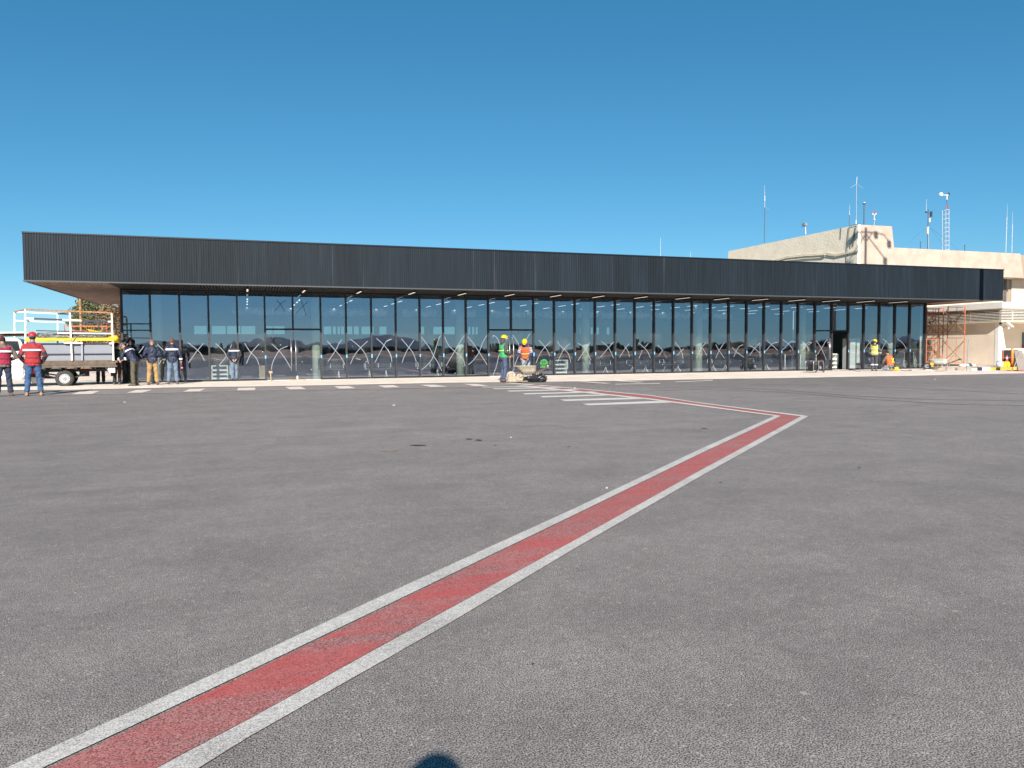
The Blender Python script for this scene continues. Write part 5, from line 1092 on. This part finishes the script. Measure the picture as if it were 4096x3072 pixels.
# load
def drape(name, label, cat, pts_top, pts_bot, v0, v1, m, sag=.03):
    """tarpaulin hanging in the plane v0, its top carried back to v1"""
    g = MB(); n = len(pts_top); bm = g.bm; rows = []
    for i in range(n):
        a = TL(xr_(pts_bot[i][0]), zr(pts_bot[i][1])); b = TL(xr_(pts_top[i][0]), zr(pts_top[i][1]))
        r = []
        for j in range(5):
            q = a.lerp(b, j/4); q.y = v0+random.uniform(-.02, .02); r.append(bm.verts.new(q))
        for j in range(1, 5): q = b.copy(); q.y = v0+(v1-v0)*j/4; q.z += random.uniform(-.02, .02); r.append(bm.verts.new(q))
        rows.append(r)
    for r1, r2 in zip(rows, rows[1:]):
        for j in range(8): bm.faces.new((r1[j], r2[j], r2[j+1], r1[j+1]))
    o = g.build(name, m, smooth=True); o.location = TR.location; o.rotation_euler = TR.rotation_euler
    so_ = o.modifiers.new("thick", 'SOLIDIFY'); so_.thickness = .02
    ss = o.modifiers.new("soft", 'SUBSURF'); ss.levels = ss.render_levels = 2
    return tag(o, label, cat)
random.seed(9)
xs = [330, 420, 520, 620, 720, 800, 880, 940, 1000, 1080, 1200, 1320, 1440, 1520, 1560]
drape("yellow_tarpaulin", "long yellow tarpaulin draped along the truck side under the grey bundle", "tarpaulin", [(x, 664-(x > 1450)*(x-1450)*.22) for x in xs], [(x, 712+8*math.sin(x*.021)+(6 if x < 700 else 0)) for x in xs], -.10, 1.2, M_yel)
xs2 = [1150, 1200, 1260, 1330, 1400, 1450, 1490]
drape("yellow_tarpaulin", "folded corner of yellow tarpaulin lying on top at the truck tail", "tarpaulin", [(1150,548),(1200,555),(1260,570),(1330,578),(1400,596),(1450,600),(1490,612)], [(1160,566),(1210,600),(1280,618),(1340,628),(1400,640),(1450,655),(1490,668)], .1, 1.2, M_yel)
def bundle(xa, xb2, za, zb2, v0, v1, name, m, label, cat):
    a = TL(xr_(xa), zr(zb2)); b = TL(xr_(xb2), zr(za)); g = MB(); n = 14; bm = g.bm
    g.box((a.x, v0, a.z), (b.x, v1, b.z), bev=.02)
    bmesh.ops.subdivide_edges(bm, edges=bm.edges[:], cuts=5, use_grid_fill=True)
    for v in bm.verts: v.co += V((0, random.gauss(0, .012), random.gauss(0, .012)))
    o = g.build(name, m); o.location = TR.location; o.rotation_euler = TR.rotation_euler; return tag(o, label, cat)
bundle(490, 1420, 603, 662, .02, .6, "wrapped_bundle", M_gal2, "grey plastic wrapped bundle of profiles lying along the top of the truck load", "bundle")
bundle(-40, 335, 612, 640, .1, .9, "timber_stack", M_wood, "stack of boards lying over the truck cab roof", "timber")
g = MB(); a = TL(xr_(1535), zr(680)); g.ball((a.x, -.02, a.z), (.12, .16, .13), 14)
for v in g.bm.verts: v.co += V((random.gauss(0, .01), random.gauss(0, .01), random.gauss(0, .01)))
o = g.build("tarpaulin_roll", M_yel, smooth=True); o.location = TR.location; o.rotation_euler = TR.rotation_euler; tag(o, "rolled yellow tarpaulin end sticking out past the truck tail", "tarpaulin")
# ratchet straps over the load
for xx in (925, 990): pass
g = MB(); g.tube([TL(xr_(880), zr(640), -.13), TL(xr_(915), zr(648), -.13), TL(xr_(945), zr(700), -.13), TL(xr_(955), zr(745), -.12)], .012, 6).tube([TL(xr_(1010), zr(655), -.13), TL(xr_(985), zr(680), -.13), TL(xr_(962), zr(720), -.13)], .012, 6); o = g.build("load_rope", M_beigep); o.location = TR.location; o.rotation_euler = TR.rotation_euler; tag(o, "pale rope tied round the middle stake of the truck", "rope")

# ------------------------------------------------------------------ trees behind the left end
def tree(name, label, cat, x, y, z0, h, crown, mat, n=2600, leaf=.16, sh=.2):
    t = thing(name, label, cat, (x, y, z0)); random.seed(int(abs(x)*7)); g = MB()
    g.tube([(0, 0, 0), (.1, 0, h*.35), (0, .1, h*.7), (.05, 0, h*.95)], [h*.035, h*.028, h*.016, .02], 8)
    for k in range(12):
        a = random.uniform(0, 6.28); hz_ = h*random.uniform(.3, .85); L = h*random.uniform(.18, .32); g.tube([(0, 0, hz_), (math.cos(a)*L*.5, math.sin(a)*L*.5, hz_+L*.2), (math.cos(a)*L, math.sin(a)*L, hz_+L*.5)], [.05, .03, .012], 5)
    g.build("trunk", M_bark, t)
    g = MB(); 
    for (cx, cy, cz, r1, r2) in crown: tufts(g, (cx, cy, cz), (r1, r1, r2), int(n*r1*r2*.35), leaf, 1, sh)
    g.build("crown", mat, t); return t
a = PY(340, 1400, 58)
random.seed(4)
tree("pine_tree", "green and yellow conifer behind the truck, left of the roof end", "tree", a.x+.2, 58, 0, 5.2, [(0,0,3.3,1.0,.9),(.5,.2,4.0,.9,.8),(-.6,0,3.9,.55,.5),(-.75,0,3.2,.5,.4),(0,0,4.6,.7,.5),(.9,0,3.0,.9,.8),(-.45,0,2.5,.7,.5),(.3,0,2.1,1.0,.6),(1.2,0,3.9,.7,.7),(-.2,0,5.0,.4,.3)], M_leafg, 3600, .10, .0)
a = PY(455, 1400, 54)
tree("dry_tree", "brown leafless tangle of a tree behind the left corner of the glass", "tree", a.x+.3, 54, 0, 5.0, [(0,0,2.9,1.1,1.2),(.2,0,4.1,1.2,.9),(-.6,0,1.8,.8,1.0),(.9,0,2.2,1.0,1.2),(.1,0,1.0,1.2,.9),(-.7,.0,3.4,.6,.8)], M_leafy, 3000, .09, .0)
tree("dry_tree", "second dry brown tree filling the gap right of the first", "tree", a.x+2.3, 57, 0, 5.4, [(0,0,2.9,1.3,1.3),(.2,0,4.3,1.2,.9),(.1,0,1.3,1.2,1.0)], M_leafy, 2600, .10, .0)
# posts and the scaffold behind the truck
def post_px(px, y0, y1, Y, r, name, label, cat, m):
    a = PY(px, y0, Y); b = PY(px, y1, Y); g = MB(); g.tube([(0, 0, a.z*0), (0, 0, b.z)], r, 8); o = g.build(name, m, loc=(a.x, Y, 0)); return tag(o, label, cat)
post_px(322, 1250, 1150, 44.5, .06, "roof_post", "slim brown post rising to the roof overhang behind the truck", "post", M_rust)

# ------------------------------------------------------------------ scaffolds
def frame(g, a, b, z0, z1, r=.022, rungs=(.0, .5, 1.)):
    a, b = V(a), V(b); g.tube([(a.x, a.y, z0), (a.x, a.y, z1)], r, 6).tube([(b.x, b.y, z0), (b.x, b.y, z1)], r, 6)
def scaffold(name, label, A, B, dep, ztop, lifts, m=M_orange):
    A = V(A); B = V(B); ux = (B-A); W_ = ux.length; ux.normalize(); uy = V((-ux.y, ux.x, 0)); t = thing(name, label, "scaffold", A)
    P = lambda x, y, z: ux*x+uy*y+V((0, 0, z)); hL = ztop/lifts; r = .029
    for y in (0, dep):
        for k in range(lifts):
            z0, z1 = k*hL+.01, (k+1)*hL-.01; g = MB()
            g.tube([P(0, y, z0), P(0, y, z1)], r, 6).tube([P(W_, y, z0), P(W_, y, z1)], r, 6)
            g.bar(P(0, y, z1-.06), P(W_, y, z1-.06), .035).bar(P(0, y, z0+.28), P(W_, y, z0+.28), .03)
            xm = W_*.52; g.tube([P(xm, y, z0+.28), P(xm, y, z1-.06)], .016, 5)
            for f in (.35, .55, .75): g.bar(P(0, y, z0+hL*f), P(xm, y, z0+hL*f), .018)
            g.build("end_frame", m, t)
    for k in range(lifts):
        z0, z1 = k*hL+.25, (k+1)*hL-.2
        for x in (0, W_):
            g = MB(); g.bar(P(x, 0, z0), P(x, dep, z1), .026).bar(P(x, 0, z1), P(x, dep, z0), .026); g.build("cross_brace", M_rust, t)
        g = MB(); g.bar(P(0, -.02, z0), P(W_, -.02, z1), .026); g.build("cross_brace", M_rust, t)
        g = MB(); g.bar(P(0, dep+.02, z1), P(W_, dep+.02, z0), .026); g.build("cross_brace", M_rust, t)
    return t
A = V((PY(3789, 1400, D+.4).x, D+.4, ZS)); Bp = V((PY(3857, 1400, A.y).x, A.y, ZS)); A.z = ZS
ztp = PY(3789, 1223, A.y).z-ZS
scaffold("scaffold_tower", "orange scaffold tower with two lifts in front of the beige side wall", A, Bp, 1.5, ztp, 2)
A = G(3704, 1474, ZS); A.y = D+.35; A.x = PY(3705, 1400, A.y).x; Bp = V((PY(3752, 1400, A.y).x, A.y, ZS)); A.z = ZS
scaffold("scaffold_tower", "orange scaffold tower squeezed between the glass end and the first tower", A, Bp, 1.8, PY(3705, 1232, A.y).z-ZS, 2)
A = V((PY(260, 1400, 50).x, 50, .02)); Bp = V((PY(430, 1400, 50).x, 50, .02))
scaffold("scaffold_tower", "low orange scaffold seen through the truck cage behind the building", A, Bp, 1.5, PY(300, 1300, 50).z, 2)
A = V((PY(452, 1400, 44.5).x, 44.5, .02)); Bp = V((PY(484, 1400, 44.5).x, 44.5, .02))
scaffold("scaffold_tower", "dark rusty scaffold at the far left corner under the overhang", A, Bp, 1.3, PY(470, 1226, 44.5).z, 2, M_rust)
g = MB(); a = PY(3786, 1232, 34.2); b = PY(3700, 1243, 34.6); 
for dz in (0,): g.box((b.x, 34.9, b.z-.06), (a.x, 35.5, b.z-.02))
tag(g.build("scaffold_plank", M_rust), "rusty plank deck between the two scaffold towers under the roof", "plank")

# ------------------------------------------------------------------ site objects
def wheelbarrow(label, loc, rz, m, s=1., mf=None):
    mf = mf or M_galv; t = thing("wheelbarrow", label, "wheelbarrow", loc, rz); t.scale = (s, s, s)
    g = MB(); rows = [((0.06, 0, .27), (.22, 0, 0), (0, .17, 0)), ((.02, 0, .42), (.31, 0, 0), (0, .23, 0)), ((-.08, 0, .58), (.42, 0, 0), (0, .29, 0)), ((-.10, 0, .595), (.45, 0, 0), (0, .31, 0))]
    g.loft(rows, 24, 5.5, closed=False); bm = g.bm; bm.faces.new([v for v in list(bm.verts)[:24]][::-1]); o = g.build("tray", m, t, smooth=True); sm = o.modifiers.new("thick", 'SOLIDIFY'); sm.thickness = .012
    for sy in (-.24, .24):
        g = MB(); g.tube([(-.62, sy*.25, .19), (-.2, sy*.8, .28), (.3, sy, .30), (.95, sy*1.1, .58)], .018, 8); h_ = g.build("handle", M_wood, t, smooth=True)
        g = MB(); g.tube([(.86, sy*1.08, .54), (1.0, sy*1.11, .60)], .024, 8); sub(g, "grip", M_glassint, h_)
        g = MB(); g.tube([(.12, sy, .29), (.22, sy, .02), (.36, sy, .02), (.42, sy, .33)], .016, 6); g.build("leg", mf, t)
    g = MB(); g.torus((-.62, 0, .19), .15, .045, (0, 1, 0), 24, 10); w_ = g.build("wheel", M_tyre if mf == M_galv else M_beigep, t, smooth=True)
    g = MB(); g.tube([(-.62, -.04, .19), (-.62, .04, .19)], .11, 16); sub(g, "rim", mf, w_)
    return t
p = G(2108, 1524, ZS); wheelbarrow("dusty white wheelbarrow standing before the middle doors", (p.x, p.y, ZS), R(-14), M_beigep, 1.02, M_beigep)
p = G(3768, 1479, ZS); wheelbarrow("pale green grey wheelbarrow parked at the foot of the scaffold", (p.x-.15, p.y, ZS), R(-58), mm("pale_green_steel", (.48, .52, .47), .6, noise=.15, nscale=9), 1.0)
# shovel leaning in the barrow held by the orange worker
p0 = G(2092, 1506, ZS); g = MB(); yS = G(2104, 1521, ZS).y
a = PY(2099, 1452, yS); b = PY(2086, 1470, yS); t = thing("shovel", "shovel held by the orange vested worker over the wheelbarrow", "shovel", b)
g = MB(); g.tube([(0, 0, 0), (a-b)*1.9], .018, 8); g.build("handle", M_wood, t); g = MB(); g.slab([(-.1, 0, -.01), (.1, 0, -.01), (.08, .02, -.26), (0, .03, -.32), (-.08, .02, -.26)], (0, .012, 0)); g.build("blade", M_galv, t)
# beige canister
p = G(2046, 1529, ZS); t = thing("jerrycan", "dusty beige jerrycan standing on the pavement by the green vested worker", "canister", (p.x, p.y, ZS), R(10))
g = MB(); g.box((-.17, -.10, 0), (.17, .10, .24), bev=.03).box((-.13, -.07, .2), (.10, .07, .30), bev=.025); g.build("body", M_beigep, t, smooth=False)
g = MB(); g.tube([(-.1, 0, .30), (-.06, 0, .35), (.06, 0, .35), (.09, 0, .30)], .016, 6); g.build("handle", M_beigep, t); g = MB(); g.tube([(.12, 0, .24), (.15, 0, .30)], .03, 10); g.build("cap", M_oldwhite, t)
# round saw / mixing disc and boards beside it
p = G(2078, 1527, ZS); t = thing("cutting_machine", "dusty disc cutter lying between the jerrycan and the wheelbarrow", "tool", (p.x, p.y, ZS), R(5))
g = MB(); g.tube([(0, -.03, .16), (0, .03, .16)], .155, 24); g.build("disc_guard", M_beigep, t)
g = MB(); g.box((-.16, -.09, .03), (.08, .12, .14), bev=.02); g.build("motor", M_beigep, t)
g = MB(); g.tube([(0, -.05, .17), (.2, -.08, .28)], .02, 8).tube([(-.05, -.05, .2), (.02, -.06, .36)], .016, 8).tube([(-.1, -.12, .02), (.26, -.18, .02)], .02, 8); g.build("handle", M_ply, t)
# black sheet heap
p = G(2140, 1525, ZS); g = MB(); random.seed(12); bm = g.bm; bmesh.ops.create_icosphere(bm, subdivisions=4, radius=1)
from mathutils import noise as mn
for v in bm.verts:
    n_ = v.co.copy(); d_ = 1+.35*mn.noise(n_*1.8)+.22*mn.noise(n_*4.5)+.06*mn.noise(n_*11); pk = 1+.35*(n_.x > .1)*(n_.x)
    v.co = V((n_.x*.50*d_, n_.y*.30*d_, max(-.02, (n_.z*.5+.18)*.36*d_*pk)))
o = g.build("black_plastic_sheet", M_blackrag, loc=(p.x+.02, p.y, ZS)); tag(o, "crumpled heap of black plastic sheet under the wheelbarrow handles", "plastic sheet")
# generator
def generator(label, loc, rz, m=M_steel, s=1.):
    t = thing("generator", label, "generator", loc, rz, None); t.scale = (s,)*3; hb = .52
    for y in (-.22, .22):
        g = MB(); g.tube([(-.32, y, .08), (-.32, y, hb-.06), (-.28, y, hb), (-.02, y, hb), (0, y, hb-.05), (0, y, .08)], .018, 8).tube([(0, y, hb-.05), (.02, y, hb), (.28, y, hb), (.32, y, hb-.06), (.32, y, .08)], .018, 8).tube([(-.32, y, .08), (.32, y, .08)], .018, 8); g.build("tube_frame", m, t, smooth=True)
    g = MB(); g.bar((-.3, -.22, .08), (-.3, .22, .08), .03).bar((.3, -.22, .08), (.3, .22, .08), .03); g.build("cross_bar", M_antd, t)
    g = MB(); g.box((-.28, -.19, .37), (.14, .19, .49), bev=.03); g.build("fuel_tank", M_antd, t)
    g = MB(); g.box((-.26, -.15, .12), (.02, .15, .35), bev=.02); g.build("alternator", M_chas, t)
    g = MB(); g.box((.04, -.14, .12), (.27, .14, .34), bev=.02); g.tube([(.15, -.18, .22), (.15, -.13, .22)], .09, 16); g.build("engine", M_antd, t)
    g = MB(); g.tube([(.15, -.195, .22), (.15, -.182, .22)], .06, 16); g.build("starter", M_galv, t)
    for x in (-.22, .28):
        g = MB(); g.torus((x, -.25, .07), .05, .02, (0, 1, 0), 16, 6); g.build("wheel", M_tyre, t)
    return t
p = G(3258, 1490, ZS); generator("portable generator with a steel tube frame standing alone before the doorway", (p.x, p.y, ZS), R(8), s=1.12)
x = PY(2998, 1460, D+1.2).x; generator("black framed generator inside the glass by the benches", (x, D+1.2, ZS+.004), 0, M_chas, 1.15)
# yellow coil, hose on the ground by the kneeling worker
p = G(3585, 1483, ZS); g = MB()
for k in range(4): g.torus((0, 0, .035+.045*k), .12-.012*k, .024, (0, .15, 1), 20, 8)
tag(g.build("hose_coil", cm("yellow_hose", (.78, .60, .03), .5), loc=(p.x, p.y, ZS), smooth=True), "yellow coiled hose beside the kneeling worker", "hose")
g = MB(); g.tube([G(3600, 1482, ZS)+V((0, 0, .012)), G(3625, 1484, ZS)+V((0, 0, .012)), G(3640, 1482, ZS)+V((0, 0, .03)), G(3648, 1480, ZS)+V((0, 0, .012)), G(3640, 1485, ZS)+V((0, 0, .012))], .014, 6); tag(g.build("cable_loop", M_chas), "dark cable loop on the pavement right of the kneeling worker", "cable")
g = MB(); a = G(3440, 1487, ZS); b = G(3402, 1482, ZS); g.tube([a+V((0, 0, .012)), b+V((0, 0, .012)), G(3300, 1484, ZS)+V((0, 0, .012))], .010, 6); tag(g.build("power_cable", M_chas), "black power cable lying between the generator and the yellow vested worker", "cable")
g = MB(); a = G(3702, 1484, ZS); b = G(3727, 1484.5, ZS); g.tube([a+V((0, 0, .045)), b+V((0, 0, .045))], .042, 12); tag(g.build("white_pipe", M_oldwhite), "short white pipe on the ground left of the grey wheelbarrow", "pipe")
g = MB(); a = G(3744, 1486, ZS); b = G(3790, 1484, ZS); g.bar(a+V((0, 0, .03)), b+V((0, 0, .03)), .06, .05); tag(g.build("timber_offcut", M_ply), "pale timber lying under the legs of the grey wheelbarrow", "timber")
p = G(3727, 1474, ZS); t = thing("gas_cylinder", "small yellow gas cylinder behind the grey wheelbarrow", "gas cylinder", (p.x, p.y+.05, ZS))
g = MB(); g.tube([(0, 0, 0), (0, 0, .04), (0, 0, .25), (0, 0, .32)], [.09, .13, .13, .05], 16); g.build("body", cm("yellow_cylinder", (.75, .45, .02), .4), t, smooth=True); g = MB(); g.tube([(0, 0, .32), (0, 0, .37)], .022, 8); g.torus((0, 0, .38), .06, .01, (0, 0, 1), 14, 5); g.build("valve", M_galv, t)
# tripod pole
p = G(3867, 1483, ZS); a = PY(3875, 1357, p.y)-V((p.x, p.y, ZS)); t = thing("prism_pole", "slanting grey pole on a small tripod before the beige side wall", "pole", (p.x, p.y, ZS))
g = MB(); g.tube([(0, 0, .02), a], .026, 8); g.build("pole", M_galv, t); c = a*.16
for k in range(3): g = MB(); an_ = R(100+120*k); g.tube([c, (.24*math.cos(an_), .24*math.sin(an_), 0)], .010, 5); g.build("leg", M_galv, t)
# sacks
random.seed(2)
for px, py, m, l_, sx in ((3868, 1467, M_oldwhite, "white sack lying left of the pole foot on the step", .30), (3892, 1466, M_whitep, "white sack lying on the step right of the pole", .38)):
    p = G(px, py, .185); g = MB(); bmesh.ops.create_icosphere(g.bm, subdivisions=3, radius=1)
    for v in g.bm.verts: n_ = v.co.copy(); d_ = 1+.25*mn.noise(n_*2.2+V((px, 0, 0))); v.co = V((n_.x*sx*d_, n_.y*.22*d_, max(0, n_.z*.5+.4)*.17*d_))
    tag(g.build("sack", m, loc=(p.x, p.y+.2, .186), smooth=True), l_, "sack")
# traffic cone, orange post, jugs, barrier, boards
zp = .202
def onp(px, y): return PY(px, 1460, y).x
yq = yk+.35
t = thing("traffic_cone", "red traffic cone with a white band standing on the yellow platform", "traffic cone", (onp(4027, yq+.2), yq+.2, zp))
g = MB(); g.tube([(0, 0, .03), (0, 0, .62)], [.13, .025], 20); g.build("cone", cm("cone_red", (.70, .05, .07), .5), t, smooth=True)
g = MB(); g.tube([(0, 0, .42), (0, 0, .52)], [.066, .049], 20); g.build("white_band", whitecl, t, smooth=True); g = MB(); g.box((-.17, -.17, 0), (.17, .17, .03), bev=.01); g.build("base", cm("cone_red", (.70, .05, .07), .5), t)
t = thing("bollard", "orange plastic bollard on the platform right of the traffic cone", "bollard", (onp(4048, yq-.1), yq-.1, zp))
g = MB(); g.tube([(0, 0, .0), (0, 0, .95), (0, 0, .98)], [.065, .062, .04], 16); g.build("post", cm("orange_plastic", (.85, .22, .03), .45), t, smooth=True); g = MB(); g.tube([(0, 0, -.0), (0, 0, .05)], .12, 16); g.build("base", M_chas, t)
yj = cm("yellow_plastic", (.85, .66, .04), .4)
for k, (px, dy, l_) in enumerate(((4010, .05, "yellow jug leftmost in the cluster on the platform edge"), (4018, -.02, "yellow jug in the middle of the cluster on the platform edge"), (4026, .04, "yellow jug rightmost in the cluster, next to the cone"), (4033, -.04, "small yellow jug against the orange bollard"))):
    x = onp(px, yq-.15+dy); t = thing("jug", l_, "jug", (x, yq-.15+dy, zp), random.uniform(0, 3), "yellow jugs on the platform edge"); g = MB(); g.box((-.09, -.07, 0), (.09, .07, .22), bev=.03); g.tube([(.04, 0, .2), (.05, 0, .28)], .025, 8); g.build("body", yj, t); g = MB(); g.tube([(-.06, 0, .2), (-.05, 0, .28), (.03, 0, .27)], .012, 6); g.build("handle", yj, t)
g = MB(); bmesh.ops.create_icosphere(g.bm, subdivisions=3, radius=1)
for v in g.bm.verts: n_ = v.co.copy(); d_ = 1+.3*mn.noise(n_*2.5); v.co = V((n_.x*.2*d_, n_.y*.18*d_, max(0, (n_.z+.8)*.17*d_)+(.12 if n_.z > .93 else 0)))
x = onp(4001, yq); tag(g.build("plastic_bag", mm("bluish_clear_plastic", (.45, .52, .58), .3), loc=(x, yq, zp), smooth=True), "knotted pale blue plastic bag on the platform left of the yellow jugs", "bag")
yb2 = yq+.75; x0 = PY(4011, 1430, yb2).x; x1 = PY(4074, 1430, yb2).x; zt_ = PY(4030, 1400, yb2).z
t = thing("mobile_barrier", "black panel barrier with an orange frame behind the traffic cone", "barrier", (x0, yb2, zp)); Wb = x1-x0
g = MB(); g.box((.05, 0, .0), (Wb, .05, zt_-zp)); g.build("panel", M_chas, t); g = MB(); g.box((0, -.01, 0), (.048, .06, zt_-zp)); g.build("frame_post", M_orange, t); g = MB(); g.box((.05, -.012, .48), (Wb, -.002, .50)); g.build("trim_line", M_galv, t)
yb3 = yk-.12
for k, (pa, pb, m, l_, wd) in enumerate((((4092, 1402), (4088, 1478), M_concg, "grey board leaning at the right edge of the picture", .55),)):
    a = PY(*pa, yb3+.5); g = MB(); g.slab([(-.22, 0, 0), (wd, 0, 0), (wd, .4, a.z-ZS), (-.05, .4, a.z-ZS)], (0, .03, 0)); tag(g.build("leaning_board", m, loc=(PY(4086, 1470, yb3).x, yb3, ZS)), l_, "board")
for k, (pa, pb, l_) in enumerate((((4080, 1406), (4052, 1480), "pale wooden pole leaning left of the grey board"), ((4096, 1415), (4074, 1482), "second pale wooden pole leaning across the grey board"))):
    b = G(*pb, ZS); a = PY(*pa, b.y+.22); g = MB(); g.tube([(0, 0, .02), a-b], .022, 8); tag(g.build("wooden_pole", M_ply, loc=b), l_, "pole")
b = G(4070, 1483.5, ZS); g = MB(); g.box((-.6, -.12, 0), (.9, .15, .03), bev=.01)
bmesh.ops.subdivide_edges(g.bm, edges=g.bm.edges[:], cuts=4, use_grid_fill=True)
for v in g.bm.verts: v.co.z += abs(random.gauss(0, .008)) if v.co.z > .01 else 0
tag(g.build("red_mat", cm("red_mat_cloth", (.55, .08, .07)), loc=(b.x, b.y, ZS)), "crumpled red mat on the ground below the leaning poles", "mat")
